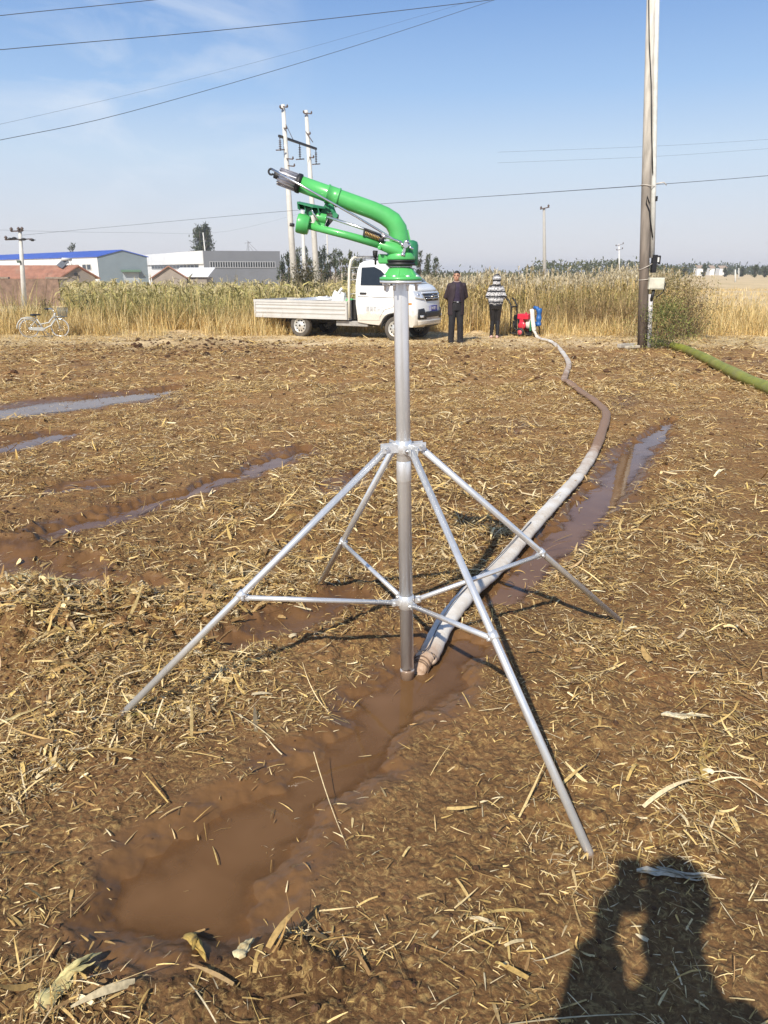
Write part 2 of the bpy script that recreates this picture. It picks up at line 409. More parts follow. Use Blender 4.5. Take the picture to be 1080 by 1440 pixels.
# fine straw dust between the pieces
lit = ramp(nt, nz(34, 8, .75, 1.2), [(.51, 0.0), (.61, .75)])
mud = mixc(nt, mixc(nt, ramp(nt, aw, [(.3, 1.0), (.7, 0.0)]), 0.0, lit), mud, (.38, .255, .10))
dry = ramp(nt, nz(1.3, 8), [(.3, (.52, .385, .22)), (.5, (.63, .48, .285)), (.72, (.72, .56, .35))])
dry = mixc(nt, ramp(nt, nz(22, 8, .75, 1.0), [(.5, 0.0), (.62, .6)]), dry, (.62, .50, .28))
dry = mixc(nt, ramp(nt, nz(.16, 5), [(.45, 0.0), (.65, .45)]), dry, (.33, .27, .12))
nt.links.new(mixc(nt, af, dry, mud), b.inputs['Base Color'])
rg = ramp(nt, aw, [(.25, .95), (.6, .6), (.95, .28)]); nt.links.new(rg, b.inputs['Roughness']); b.inputs['Specular IOR Level'].default_value = .22
bp = N(nt, 'ShaderNodeBump', Strength=1.0, Distance=.013)
nt.links.new(ramp(nt, aw, [(.15, 1.0), (.6, .55), (.95, .12)]), bp.inputs['Strength'])
vo = N(nt, 'ShaderNodeTexVoronoi', Scale=48.0); wv_ = N(nt, 'ShaderNodeVectorMath', operation='ADD'); nt.links.new(pos, wv_.inputs[0])
nw = N(nt, 'ShaderNodeTexNoise', Scale=30.0, Detail=4.0); nt.links.new(pos, nw.inputs['Vector']); ws_ = N(nt, 'ShaderNodeVectorMath', operation='SCALE'); nt.links.new(nw.outputs['Color'], ws_.inputs[0]); ws_.inputs['Scale'].default_value = .03; nt.links.new(ws_.outputs[0], wv_.inputs[1]); nt.links.new(wv_.outputs[0], vo.inputs['Vector'])
bh = mixc(nt, .45, mixc(nt, .5, nz(130, 8, .75), nz(30, 8, .7)), ramp(nt, vo.outputs['Distance'], [(0, 1.0), (.8, 0.0)])); nt.links.new(bh, bp.inputs['Height']); nt.links.new(bp.outputs[0], b.inputs['Normal'])
g = link_mesh('ground', gm, m_ground); tag(g, 'brown muddy field strewn with straw with a dry track behind', kind='structure')
# ------------------------------------------------------------------ puddles: flat muddy water lying in the hollows
m_water, nt, b = nodes('muddy_water')
geo = N(nt, 'ShaderNodeNewGeometry')
n = N(nt, 'ShaderNodeTexNoise', Scale=2.5, Detail=5.0, Distortion=1.2); nt.links.new(geo.outputs['Position'], n.inputs['Vector'])
nt.links.new(ramp(nt, n.outputs['Fac'], [(.3, (.150, .076, .030)), (.7, (.195, .104, .045))]), b.inputs['Base Color'])
b.inputs['Roughness'].default_value = .03; b.inputs['IOR'].default_value = 1.33
n = N(nt, 'ShaderNodeTexNoise', Scale=9.0, Detail=3.0); nt.links.new(geo.outputs['Position'], n.inputs['Vector'])
bp = N(nt, 'ShaderNodeBump', Strength=.06, Distance=.01); nt.links.new(n.outputs['Fac'], bp.inputs['Height']); nt.links.new(bp.outputs[0], b.inputs['Normal'])
ad = N(nt, 'ShaderNodeAttribute', attribute_name='depth').outputs['Fac']; tr = N(nt, 'ShaderNodeBsdfTransparent'); tr.inputs['Color'].default_value = (1, .96, .90, 1)
mx = N(nt, 'ShaderNodeMixShader'); nt.links.new(ramp(nt, ad, [(0, .12), (.5, .75), (1, 1.0)]), mx.inputs[0]); nt.links.new(tr.outputs[0], mx.inputs[1]); nt.links.new(b.outputs[0], mx.inputs[2]); nt.links.new(mx.outputs[0], nt.nodes['Material Output'].inputs['Surface'])
for nm, (dep, P) in STROKES.items():
    mb = MB(); L_ = []; P2 = [Vector((p[0], p[1], 0)) for p in P]
    d0 = (P2[1] - P2[0]).normalized(); d1 = (P2[-1] - P2[-2]).normalized()
    pts = [P2[0] - d0 * P[0][2] * 1.6] + P2 + [P2[-1] + d1 * P[-1][2] * 1.6]; ws = [P[0][2]] + [p[2] for p in P] + [P[-1][2]]
    A = []; B = []
    for k, p in enumerate(pts):
        d = (pts[min(k + 1, len(pts) - 1)] - pts[max(k - 1, 0)]).normalized(); s_ = Vector((-d.y, d.x, 0)) * (ws[k] * 1.7 + .06)
        A.append((p.x + s_.x, p.y + s_.y, WATER)); B.append((p.x - s_.x, p.y - s_.y, WATER))
    PA, PB_ = np.array(A), np.array(B); ni = 24; tt = np.arange((len(A) - 1) * ni + 1) / ni; kk = np.minimum(tt.astype(int), len(A) - 2); fr_ = (tt - kk)[:, None]
    PA = PA[kk] * (1 - fr_) + PA[kk + 1] * fr_; PB_ = PB_[kk] * (1 - fr_) + PB_[kk + 1] * fr_; s_ = np.linspace(0, 1, 30)[None, :, None]
    G_ = PA[:, None] * (1 - s_) + PB_[:, None] * s_; ga, gb = G_.shape[:2]; ii = (np.arange(ga - 1)[:, None] * gb + np.arange(gb - 1)[None]).ravel()
    pm_ = mesh_np('puddle', G_, np.stack([ii, ii + 1, ii + gb + 1, ii + gb], 1), smooth=True); fattr(pm_, 'depth', np.clip((WATER - ground(G_[..., 0].ravel(), G_[..., 1].ravel())) / .026, 0, 1))
    tag(link_mesh('puddle', pm_, m_water), kind='structure')
# ------------------------------------------------------------------ straw litter (uncountable)
DENSE = [(60, 890, 130, 70, 1.6), (260, 850, 130, 60, 1.1), (330, 950, 160, 60, .7), (40, 1080, 130, 100, .8), (230, 1010, 120, 50, .5), (370, 1345, 120, 32, 1.3), (110, 1420, 70, 40, .6), (670, 650, 180, 70, 1.1), (640, 760, 60, 60, .8),
         (960, 740, 60, 130, .40), (960, 940, 110, 60, .35), (1000, 1060, 80, 60, .3), (500, 740, 150, 60, .9), (130, 650, 200, 40, .6), (330, 600, 170, 50, .6), (600, 540, 220, 45, .8), (880, 540, 120, 50, .6), (600, 1290, 160, 60, .25), (1000, 1340, 90, 80, .3), (100, 500, 200, 16, .6), (120, 560, 200, 10, .4), (990, 1000, 40, 200, .25),
         (640, 1060, 120, 80, -.32), (500, 1230, 110, 80, -.4), (720, 1110, 80, 60, -.15), (430, 950, 60, 40, -.4), (190, 1240, 90, 50, -.3), (1040, 640, 50, 60, -.25), (90, 730, 110, 25, -.4), (330, 540, 120, 12, -.2), (880, 1060, 90, 100, -.18), (140, 1330, 150, 40, -.25)]
STRAW = [(.80, .61, .30), (.68, .48, .19), (.50, .33, .11), (.86, .71, .44), (.32, .19, .07), (.60, .42, .14), (.22, .13, .05), (.30, .18, .075)]
def scatter(n, y0, y1, power=1.0, wk=.66):
    t = rng.random(n); yy = (y0 ** (1 + power) + t * (y1 ** (1 + power) - y0 ** (1 + power))) ** (1 / (1 + power))
    xx = (rng.random(n) * 2 - 1) * (wk * yy + .45); return xx, yy
def straw_density(x, y):
    h, wet, field, near = ground(x, y, True)
    u, v = proj(x, y, np.zeros_like(x))
    d = .42 + .28 * (v < 800) + pixblob(u, v, DENSE) + .45 * np.exp(-((v - 545) / 75) ** 2)
    s = x * ACC_[1] - y * ACC_[0]; a = x * ACC_[0] + y * ACC_[1]
    d = d * (.35 + 1.3 * sstep(.36, .66, fbm(x, y, 3.2, 3, 31))) * (.5 + .9 * sstep(.35, .65, fbm(s * 2.2, a * .35, 1.0, 3, 32)))
    d = d * (1 - .88 * sstep(.3, .95, near)) * np.where(h < WATER + .004, .28, 1)
    h = np.maximum(h, WATER + .001)
    return np.clip(d, 0, 2.2), h, field
def lay(acc, n, y0, y1, lmu, lsig, wmu, nseg, dmax=1.5, power=1.0, droop=.9, lift=.010, pitch=.22, wk=.66, pal=STRAW, wpal=None, pile=.025, mask=None):
    x, y = scatter(n, y0, y1, power, wk)
    d, h, field = straw_density(x, y)
    if mask: d = d * np.clip(pixblob(*proj(x, y, np.zeros_like(x)), mask), 0, 1)
    k = rng.random(n) * dmax < d; k &= y < 23
    x, y, h, d = x[k], y[k], h[k], d[k]; m = len(x)
    Ls = np.exp(rng.normal(math.log(lmu), lsig, m)); W = wmu * np.exp(rng.normal(0, .4, m)) * np.minimum(1, Ls / lmu) ** .3
    az = rng.random(m) * 2 * math.pi
    el = np.clip(rng.normal(0.03, pitch, m), -.45, .42)
    z = h + lift * rng.random(m) + .002 + np.maximum(0, -np.sin(el)) * Ls * .4 + pile * np.maximum(d - .6, 0) * rng.random(m)
    blades(acc, np.stack([x - np.cos(az) * Ls / 2, y - np.sin(az) * Ls / 2, z], 1), az, el + .08, Ls, W, droop * rng.normal(.35, .5, m), colmix(m, pal, .25, wpal), nseg, tip=.25, roll=rng.normal(0, .45, m))
    return m
m_straw = colmat('dry_straw', .62, .3, 90, .3)
ac = Acc()
cnt = [lay(ac, 95000, 1.0, 4.2, .017, .5, .0022, 2, pitch=.14), lay(ac, 48000, 1.0, 4.5, .034, .45, .0031, 3, pitch=.14), lay(ac, 7000, 1.0, 5, .07, .4, .0050, 5, droop=1.5, pitch=.3), lay(ac, 2600, 1.0, 6, .12, .4, .0085, 6, dmax=2.4, droop=1.8, pitch=.35), lay(ac, 2500, 1.0, 6, .16, .4, .0035, 6, droop=1.6, pitch=.3),
       lay(ac, 190000, 4, 12, .030, .5, .0036, 2, pitch=.15), lay(ac, 50000, 4, 12, .065, .45, .0055, 3, pitch=.2), lay(ac, 5000, 4, 12, .13, .35, .010, 4, droop=1.5, pitch=.3),
       lay(ac, 190000, 11, 22.5, .05, .45, .0075, 1, pitch=.2), lay(ac, 45000, 11, 22.5, .11, .4, .012, 2, pitch=.22)]
cnt.append(lay(ac, 3000, 1.0, 7, .08, .4, .011, 6, droop=1.8, pitch=.15))
cnt.append(lay(ac, 16000, 1.0, 5.5, .085, .45, .015, 6, dmax=2.0, droop=2.0, pitch=.25, mask=[(50, 890, 110, 80, 1), (270, 850, 150, 60, .8), (370, 1350, 130, 40, 1), (100, 1420, 70, 40, .6), (60, 1060, 80, 70, .4), (330, 950, 100, 50, .4)], pile=.04))
st = ac.build('straw', m_straw); tag(st, kind='stuff', label='yellow chopped corn straw and husk scraps scattered over the mud')
print('straw', cnt)
# dark crumbs of mud
def crumbs(n, y0, y1, r0, hot):
    x, y = scatter(n, y0, y1, 1.0); h, wet, field, near = ground(x, y, True); u, v = proj(x, y, np.zeros_like(x))
    p = .12 + pixblob(u, v, hot); k = (rng.random(n) < p * (1 - near)) & (h > WATER + .01); x, y, h = x[k], y[k], h[k]; m = len(x)
    r = r0 * np.exp(rng.normal(0, .45, m))
    base = np.array([(rr * math.cos(2 * math.pi * k / 5 + zz), rr * math.sin(2 * math.pi * k / 5 + zz), zz) for rr, zz in ((.85, -.4), (1.0, .15), (.75, .62), (.12, .85)) for k in range(5)])
    V = base[None] * (1 + .5 * (rng.random((m, 20, 3)) - .5)); V = V * r[:, None, None]
    a = rng.random(m) * 6.28; c, s = np.cos(a), np.sin(a)
    V = np.stack([V[..., 0] * c[:, None] - V[..., 1] * s[:, None], V[..., 0] * s[:, None] + V[..., 1] * c[:, None], V[..., 2] * .75], -1) + np.stack([x, y, h + r * .15], 1)[:, None]
    f = [(i * 5 + k, i * 5 + (k + 1) % 5, (i + 1) * 5 + (k + 1) % 5, (i + 1) * 5 + k) for i in range(3) for k in range(5)]
    return V, f, m
ac2 = Acc()
hot = [(60, 930, 100, 60, .8), (100, 1330, 150, 80, .8), (420, 1390, 200, 50, .6), (430, 870, 120, 60, .5), (20, 770, 60, 30, .9), (280, 485, 120, 14, .9), (640, 700, 80, 80, .3), (200, 870, 100, 60, .4)]
T = []
for args in ((16000, 1.0, 4.5, .0048), (22000, 3.5, 12, .010), (12000, 12, 19.5, .022)):
    V, f, m = crumbs(*args, hot)
    ac2.add(V, f, colmix(m, [(.09, .046, .024), (.135, .073, .038), (.062, .034, .02)], .2))
tag(ac2.build('mud_crumbs', colmat('mud_crumb', .85, .2, 30, .2)), kind='stuff', label='dark crumbs of turned soil')
# ------------------------------------------------------------------ plants behind the track
m_grass = colmat('dry_grass', .8, .15, 5, .2, .25)
m_leaf = colmat('leaf', .7, .2, 6, .25, .2)
TAN = [(.78, .59, .28), (.70, .50, .20), (.58, .41, .17), (.84, .69, .39)]
GRN = [(.19, .20, .06), (.25, .25, .08), (.14, .16, .05)]
def pts(n, x0, x1, y0, y1, cl=None):
    x = x0 + (x1 - x0) * rng.random(n); y = y0 + (y1 - y0) * rng.random(n)
    if cl is not None:
        k = rng.random(n) < sstep(cl[1], cl[2], fbm(x, y, cl[0], 3, cl[3])); x, y = x[k], y[k]
    return x, y
def xyz(x, y, dz=0): return np.stack([x, y, ground(x, y) + dz], 1)
def tufts(acc, x, y, per, hmu, hs, w, pal, spread=.12, el0=1.25, droop=.9, nseg=3, jit=.25, tipcol=None):
    n = len(x); x = np.repeat(x, per) + rng.normal(0, spread, n * per); y = np.repeat(y, per) + rng.normal(0, spread, n * per); m = n * per
    hk = np.repeat(np.exp(np.clip(rng.normal(0, .25, n), -.5, .4)), per)
    blades(acc, xyz(x, y, -.02), rng.random(m) * 6.283, el0 + rng.normal(0, .18, m), hmu * hk * np.exp(np.clip(rng.normal(0, hs, m), -.8, .5)), w, droop * rng.random(m), colmix(m, pal, jit), nseg, tip=.15)
# verge of dry grass
g = Acc()
x, y = pts(5200, -17, 20, 21.3, 24.0, (.9, .25, .6, 41)); k = ~((np.abs(x - .2) < 2.7) & (y < 22.6)); x, y = x[k], y[k]
tufts(g, x, y, 11, .42, .35, .014, TAN + [(.56, .46, .2)])
x, y = pts(3000, -19, 22, 22.6, 26.5, (.6, .3, .6, 42)); tufts(g, x, y, 14, .64, .3, .018, TAN + [(.52, .42, .18)], droop=1.4)
x, y = pts(900, -14, 14, 19.9, 21.4, (1.2, .45, .7, 43)); k = ~((np.abs(x + .6) < 3.2)); x, y = x[k], y[k]
tufts(g, x, y, 7, .14, .4, .010, TAN)
x, y = pts(1200, 9.0, 24, 21.8, 33, (.6, .3, .6, 44)); tufts(g, x, y, 9, .42, .3, .016, TAN)
tag(g.build('dry_grass', m_grass), kind='stuff', label='dry tan grass along the verge behind the track')
# mixed green and brown weeds
g = Acc()
x, y = pts(2600, -18, 9.0, 23.2, 26.5, (.5, .38, .62, 45)); tufts(g, x, y, 9, .85, .28, .02, [(.44, .37, .14), (.30, .28, .09), (.56, .45, .2), (.25, .22, .08)], droop=1.1)
x, y = pts(700, 2.5, 8.2, 22.6, 24.5, (.8, .45, .6, 46)); tufts(g, x, y, 12, .8, .3, .016, [(.50, .34, .19), (.44, .33, .18), (.40, .30, .12)], droop=1.3)
tag(g.build('weeds', m_leaf), kind='stuff', label='green and brown weeds growing in the ditch behind the track')
# reeds with pale plumes, right of the truck
g = Acc()
x, y = pts(2300, .6, 9.6, 23.8, 31, (.8, .2, .5, 47)); n = len(x)
hh = (1.42 + .25 * (fbm(x, y, .5, 2, 48) - .5) * 2) * np.exp(np.clip(rng.normal(0, .09, n), -.2, .15)); P = xyz(x, y)
P[:, 2] = np.maximum(P[:, 2], -.25)
blades(g, P, rng.random(n) * 6.28, 1.5 + rng.normal(0, .06, n), hh, .014, .12, colmix(n, TAN, .2), 3, tip=.6)
for k in range(7):
    f = .15 + .75 * rng.random(n); Q = P.copy(); Q[:, 2] += hh * f
    blades(g, Q, rng.random(n) * 6.28, .7 + rng.normal(0, .3, n), .30 + .2 * rng.random(n), .034, 1.9, colmix(n, [(.68, .52, .24), (.52, .42, .16), (.76, .60, .32), (.38, .33, .12)], .2), 3)
for k in range(6):
    Q = P.copy(); Q[:, 2] += hh * (.97 + .02 * k)
    blades(g, Q, rng.random(n) * 6.28, 1.1 + rng.normal(0, .25, n), .17, .03, 1.4, colmix(n, [(.64, .55, .37), (.72, .64, .47), (.56, .47, .29)], .15), 2)
tag(g.build('reeds', m_grass), kind='stuff', label='tall dry reeds with pale plumes behind the people')
# standing corn behind the verge, left of the truck
g = Acc()
rows = []
for r in range(26):
    yy = 25.2 + r * .72; w0 = -.70 * yy - 1; w1 = 1.5 + r * .05
    xx = np.arange(w0, w1, .27); rows.append(np.stack([xx + rng.normal(0, .07, len(xx)), yy + rng.normal(0, .07, len(xx))], 1))
C_ = np.concatenate(rows); C_ = C_[rng.random(len(C_)) < .93]; C_ = C_[proj(C_[:, 0], C_[:, 1], np.full(len(C_), .6))[0] > 84 + 14 * rng.random(len(C_))]; x, y = C_[:, 0], C_[:, 1]; n = len(x)
P = xyz(x, y); hh = 1.50 * np.exp(rng.normal(0, .07, n)) + .25 * (fbm(x, y, .25, 2, 51) - .5)
blades(g, P, rng.random(n) * 6.28, 1.52 + rng.normal(0, .04, n), hh, .028, .06, colmix(n, [(.40, .34, .14), (.30, .29, .10)], .2), 2, tip=.5)
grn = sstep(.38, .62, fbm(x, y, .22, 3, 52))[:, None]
for k in range(11):
    f = .16 + .075 * k + rng.normal(0, .02, n); Q = P.copy(); Q[:, 2] += hh * f
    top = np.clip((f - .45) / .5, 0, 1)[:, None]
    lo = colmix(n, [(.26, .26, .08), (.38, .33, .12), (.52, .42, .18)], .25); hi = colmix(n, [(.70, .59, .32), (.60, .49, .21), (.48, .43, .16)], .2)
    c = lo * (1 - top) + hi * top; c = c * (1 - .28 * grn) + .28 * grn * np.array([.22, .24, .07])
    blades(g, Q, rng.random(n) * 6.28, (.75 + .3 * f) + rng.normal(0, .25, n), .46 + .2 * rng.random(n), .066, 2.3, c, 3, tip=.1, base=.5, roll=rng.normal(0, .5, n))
for k in range(5):
    Q = P.copy(); Q[:, 2] += hh * .97
    blades(g, Q, rng.random(n) * 6.28, 1.15 + rng.normal(0, .2, n), .22, .022, .7, colmix(n, [(.74, .64, .40), (.66, .54, .28)], .15), 2)
tag(g.build('corn_crop', m_leaf), kind='stuff', label='standing crop of ripe corn between the track and the buildings')
# far field stubble on the right
g = Acc()
x, y = pts(9000, 6, 60, 30, 75, (.2, .2, .7, 53)); k = x > 7 + (y - 30) * .15; x, y = x[k], y[k]
tufts(g, x, y, 4, .22, .3, .03, TAN, spread=.25)
tag(g.build('stubble', m_grass), kind='stuff', label='short tan stubble on the open field at the right')
# ------------------------------------------------------------------ shrubs
m_bark = mat('bark', (.16, .12, .09), .9, var=.3, scale=6, bump=.4)
def shrub(name, label, base, w, d, h, nl, ls, pal, nstem=16, dens=None, cat='shrub', low=.0):
    root = empty(name, base, 0, label, cat)
    st = Acc(); n = nstem
    az = rng.random(n) * 6.28; el = 1.25 + rng.normal(0, .2, n)
    blades(st, np.zeros((n, 3)) + rng.normal(0, .08, (n, 3)) * [w * 2, d * 2, 0], az, el, h * (.6 + .35 * rng.random(n)), .016, .45, colmix(n, [(.20, .15, .10), (.28, .20, .13)], .2), 4, tip=.3)
    st.build('stem', m_leaf, root)
    lf = Acc(); ncl = max(6, nl // 40)
    cc = np.stack([rng.normal(0, .36, ncl) * w, rng.normal(0, .36, ncl) * d, h * (low + (1 - low) * (.08 + .92 * rng.random(ncl) ** .8))], 1)
    s = 1 - .45 * (cc[:, 2] / h) ** 2; cc[:, 0] *= s; cc[:, 1] *= s
    ci = rng.integers(0, ncl, nl); Q = cc[ci] + rng.normal(0, 1, (nl, 3)) * np.array([w, d, h]) * .10
    Q[:, 2] = np.abs(Q[:, 2])
    colc = colmix(ncl, pal, .25)[ci] * (1 + .3 * (rng.random((nl, 1)) - .5))
    blades(lf, Q, rng.random(nl) * 6.28, rng.normal(.5, .6, nl), ls * np.exp(rng.normal(0, .3, nl)), ls * .34, 1.2, np.clip(colc, 0, 1), 2, tip=.15, base=.4, roll=rng.normal(0, .6, nl))
    lf.build('foliage', m_leaf, root)
    return root
PB = at(903, 490)
def on(p, dz=0): return Vector((p[0], p[1], gz(p[0], p[1]) + dz))
shrub('weedy_shrub', 'green weedy shrub growing round the foot of the nearest power pole', on(PB + Vector((.42, -.25, 0))), 1.0, .7, 1.0, 2600, .06, [(.16, .19, .055), (.22, .25, .07), (.34, .30, .11), (.11, .14, .045)], 26)
shrub('dry_shrub', 'tall brownish half dry shrub to the right of the nearest power pole', on(PB + Vector((1.45, 2.2, 0))), 1.9, 1.0, 1.5, 4600, .065, [(.34, .28, .12), (.40, .31, .16), (.30, .20, .11), (.24, .22, .08)], 34)
shrub('dry_shrub', 'low reddish brown dry shrub beyond the tall brownish one', on(PB + Vector((2.15, 3.0, 0))), .8, .7, 1.15, 2200, .06, [(.30, .19, .10), (.36, .26, .14), (.24, .20, .08)], 18)
shrub('dark_bush', 'slender dark bush at the foot of the twin concrete poles behind the truck', on(at(431, 470) + Vector((-.9, 9.0, 0))), 1.15, .8, 2.25, 4200, .10, [(.115, .10, .055), (.16, .13, .07), (.10, .11, .05)], 24)
shrub('dark_weed', 'small dark dry weed standing behind the white bicycle saddle', on(at(46, 462) + Vector((0, 1.0, 0))), .5, .3, 1.05, 500, .07, [(.10, .075, .05), (.15, .11, .07)], 10, low=.6)
# ------------------------------------------------------------------ trees
def tree(base, h, cw, pal, n, ls, label, group=None, name='tree', cat='tree', crown0=.15, shape='poplar', seed=0):
    rs = np.random.default_rng(seed + 100)
    root = empty(name, base, 0, label, cat, group)
    mb = MB(); mb.tube([(0, 0, -.3), (0, 0, h * .3), (.1, 0, h * .6), (0, .05, h * .92)], [h * .022, h * .018, h * .012, h * .004], 7)
    for k in range(12):
        z = h * (crown0 + (.85 - crown0) * k / 12); a = rs.random() * 6.28; l = cw * .5 * (1 - .5 * k / 12)
        mb.tube([(0, 0, z), (math.cos(a) * l * .6, math.sin(a) * l * .6, z + l * .8), (math.cos(a) * l, math.sin(a) * l, z + l * 1.7)], [h * .008, h * .005, h * .002], 5)
    mb.build('trunk', m_bark, root)
    ac = Acc(); ncl = max(10, n // 28)
    f = rs.random(ncl); z = h * (crown0 + (1 - crown0) * f)
    prof = (np.minimum(1, f / .25) ** .6) * (1 - f) ** .45 if shape == 'poplar' else np.sqrt(np.clip(1 - (2 * f - 1) ** 2, 0, 1))
    a = rs.random(ncl) * 6.28; r = cw * .5 * prof * np.sqrt(rs.random(ncl)) * (.7 + .6 * rs.random(ncl))
    cc = np.stack([np.cos(a) * r, np.sin(a) * r, z], 1); ci = rs.integers(0, ncl, n)
    Q = cc[ci] + rs.normal(0, 1, (n, 3)) * np.array([cw * .08, cw * .08, h * .035])
    pal_ = np.array(pal); col = pal_[rs.integers(0, len(pal_), ncl)][ci] * (.8 + .4 * rs.random((n, 1)))
    blades(ac, Q, rs.random(n) * 6.28, rs.normal(.3, .7, n), ls * (.7 + .6 * rs.random(n)), ls * .6, .8, col, 1, tip=.5, base=.6, roll=rs.normal(0, .7, n))
    ac.build('crown', m_leaf, root)
    return root
DG = [(.055, .075, .035), (.075, .095, .04), (.10, .115, .055), (.045, .06, .035)]
def base_at(u, Y, dz=-.2):
    x = (u - 540) / F * (Y * CP + .5); return Vector((x, Y, gz(x, Y) + dz))
def top_h(v, Y, b): return atY(540, v, Y).z - b.z
b_ = base_at(284, 205); tree(b_, top_h(321, 205, b_), 6.2, DG, 2600, .55, 'broad dark poplar behind the corner of the grey hall', name='poplar_tree', seed=1)
b_ = base_at(294, 207); tree(b_, top_h(318, 207, b_), 4.4, DG, 2400, .55, 'slim taller dark poplar right of the broad one behind the grey hall', name='poplar_tree', seed=2)
b_ = base_at(107, 260); tree(b_, top_h(344, 260, b_), 4.6, DG, 700, .7, 'round dark treetop showing above the blue roof', seed=3)
protos = []
spec = [(398, 366), (406, 360), (414, 369), (420, 358), (431, 356), (437, 367), (447, 360), (452, 355), (457, 352), (464, 364), (471, 359), (478, 361), (486, 366), (493, 360), (500, 364), (508, 367), (590, 360), (601, 366), (612, 369)]
for i, (u, v) in enumerate(spec):
    Y = 95 + (i * 37 % 11) * 1.5; b_ = base_at(u, Y); h = top_h(v, Y, b_) * 1.06
    pale = i in (12, 13, 14)
    tree(b_, h, 1.25 + .2 * (i * 13 % 4), [(.15, .165, .07), (.2, .2, .08), (.11, .13, .055)] if pale else DG, 650, .26, 'paler young tree in the row between the thin pole and the truck cab' if pale else ('young dark tree in the row right of the sprinkler head' if i > 15 else 'young dark tree in the row behind the twin concrete poles'), 'pale young trees behind the truck cab' if pale else ('young trees right of the sprinkler head' if i > 15 else 'young trees behind the twin poles'), seed=10 + i % 7)
# far wood: one mass on the horizon
g = Acc()
def wood(n, u0, u1, Y0, Y1, hm, pal, ls):
    u = u0 + (u1 - u0) * rng.random(n); Y = Y0 + (Y1 - Y0) * rng.random(n); x = (u - 540) / F * (Y * CP)
    hh = hm * (.25 + 1.0 * fbm(x, Y, .07, 3, 61) + .35 * (rng.random(n) < .02)); z = ground(x, Y) + rng.random(n) ** .8 * hh
    blades(g, np.stack([x, Y, z], 1), rng.random(n) * 6.28, rng.normal(.4, .6, n), ls, ls * .7, .6, colmix(n, pal, .3), 1, tip=.5, base=.6, roll=rng.normal(0, .7, n))
wood(6500, 575, 960, 170, 200, 3.9, DG + [(.15, .15, .07), (.18, .17, .09)], .6); wood(6000, 900, 1180, 330, 380, 4.8, DG, 1.0); wood(4000, -300, 420, 300, 330, 5.0, DG, 1.1)
tag(g.build('distant_wood', m_leaf), kind='stuff', label='far off line of dark trees along the horizon')
for i, (u, v) in enumerate([(825, 370), (836, 368), (858, 369), (867, 366), (962, 377), (989, 374), (1019, 378), (1043, 376), (1061, 375), (1075, 377)]):
    Y = 240 + 8 * (i % 4); b_ = base_at(u, Y); h = top_h(v, Y, b_)
    near_ = i < 4
    tree(b_, max(h, 2.5), 2.2, DG, 260, .6, 'small dark tree rising above the far wood left of the nearest power pole' if near_ else 'small far tree on the horizon beyond the open field at the right', 'far trees left of the nearest pole' if near_ else 'far trees beyond the open field', seed=30 + i % 3)
# ------------------------------------------------------------------ buildings
m_white = mat('white_wall', (.74, .75, .76), .7, var=.06, scale=.6, dirt=(.45, .43, .40), dirt_amt=.3)
m_blue = mat('blue_sheet_roof', (.035, .09, .42), .5, var=.2, scale=.4)
m_bluegrey = mat('blue_grey_cladding', (.155, .195, .225), .6, var=.08, scale=.4)
m_grey = mat('grey_cladding', (.14, .15, .172), .6, var=.07, scale=.3)
m_tile = mat('red_roof_tile', (.29, .135, .09), .85, var=.25, scale=1.2, dirt=(.30, .24, .18), dirt_amt=.7)
m_tileold = mat('brown_roof_tile', (.33, .25, .19), .9, var=.2, scale=1.5)
m_mort = mat('grey_brown_wall', (.26, .225, .195), .9, var=.15, scale=1.0)
m_brick = mat('brown_brick', (.20, .13, .095), .9, var=.35, scale=2.5)
m_glass = mat('dark_glass', (.02, .025, .03), .08, var=.1, spec=.6)
m_trim = mat('pale_trim', (.6, .6, .58), .6, var=.05)
m_mull = mat('grey_mullion', (.33, .34, .36), .6)
m_dark = mat('dark_opening', (.02, .02, .02), .9, var=.1)
def X_at(u, Y): return (u - 540) / F * (Y * CP + .4)
def Z_at(v, Y): return atY(540, v, Y).z
V3 = Vector
G0 = -2.4
def gable_hall(name, label, A, B, Lv, ze, zr, mats, parts, ov=.25):
    """gable wall from A to B, body runs along Lv, eaves at ze and ridge at zr"""
    base = V3((A.x, A.y, G0)); root = empty(name, base, 0, label, 'building')
    mw, mg, mr = mats; mid = (A + B) / 2
    def up(p, z): return V3((p.x, p.y, z)) - base
    far = V3(Lv)
    w = MB(); w._add([up(A, G0), up(A + far, G0), up(A + far, ze), up(A, ze)], [(0, 1, 2, 3)], False)
    w._add([up(B, G0), up(B + far, G0), up(B + far, ze), up(B, ze)], [(0, 1, 2, 3)], False)
    w.build('wall', mw, root)
    for o in (V3(), far):
        gw = MB(); gw.prism([up(A + o, G0), up(B + o, G0), up(B + o, ze), up(mid + o, zr), up(A + o, ze)], far.normalized() * (.12 if o.length == 0 else -.12)); gw.build('gable_wall', mg, root)
    e = -far.normalized() * ov; across = (B - A).normalized() * ov; dz = (zr - ze) / ((B - A).length / 2) * ov
    for s, P in ((-1, A), (1, B)):
        p = P + across * s
        rf = MB(); rf.prism([up(p + e, ze - dz), up(p + far - e, ze - dz), up(mid + far - e, zr), up(mid + e, zr)], V3((0, 0, .14)))
        rf.build('roof', mr, root)
    return root, up, far
YA, YB = 150.0, 153.0
A = V3((X_at(140, YA), YA, 0)); B = V3((X_at(209, YB), YB, 0)); ze = Z_at(361, YA); zr = Z_at(352, 151)
L_ = V3((-62, 64, 0))
r_, up, far = gable_hall('factory_hall', 'long white factory hall with a blue sheet roof and blue grey gable', A, B, L_, ze, zr, (m_white, m_bluegrey, m_blue), None)
fd = far.normalized(); out = V3((fd.y, -fd.x, 0)); out = out if out.dot(V3((0, -1, 0))) > 0 else -out
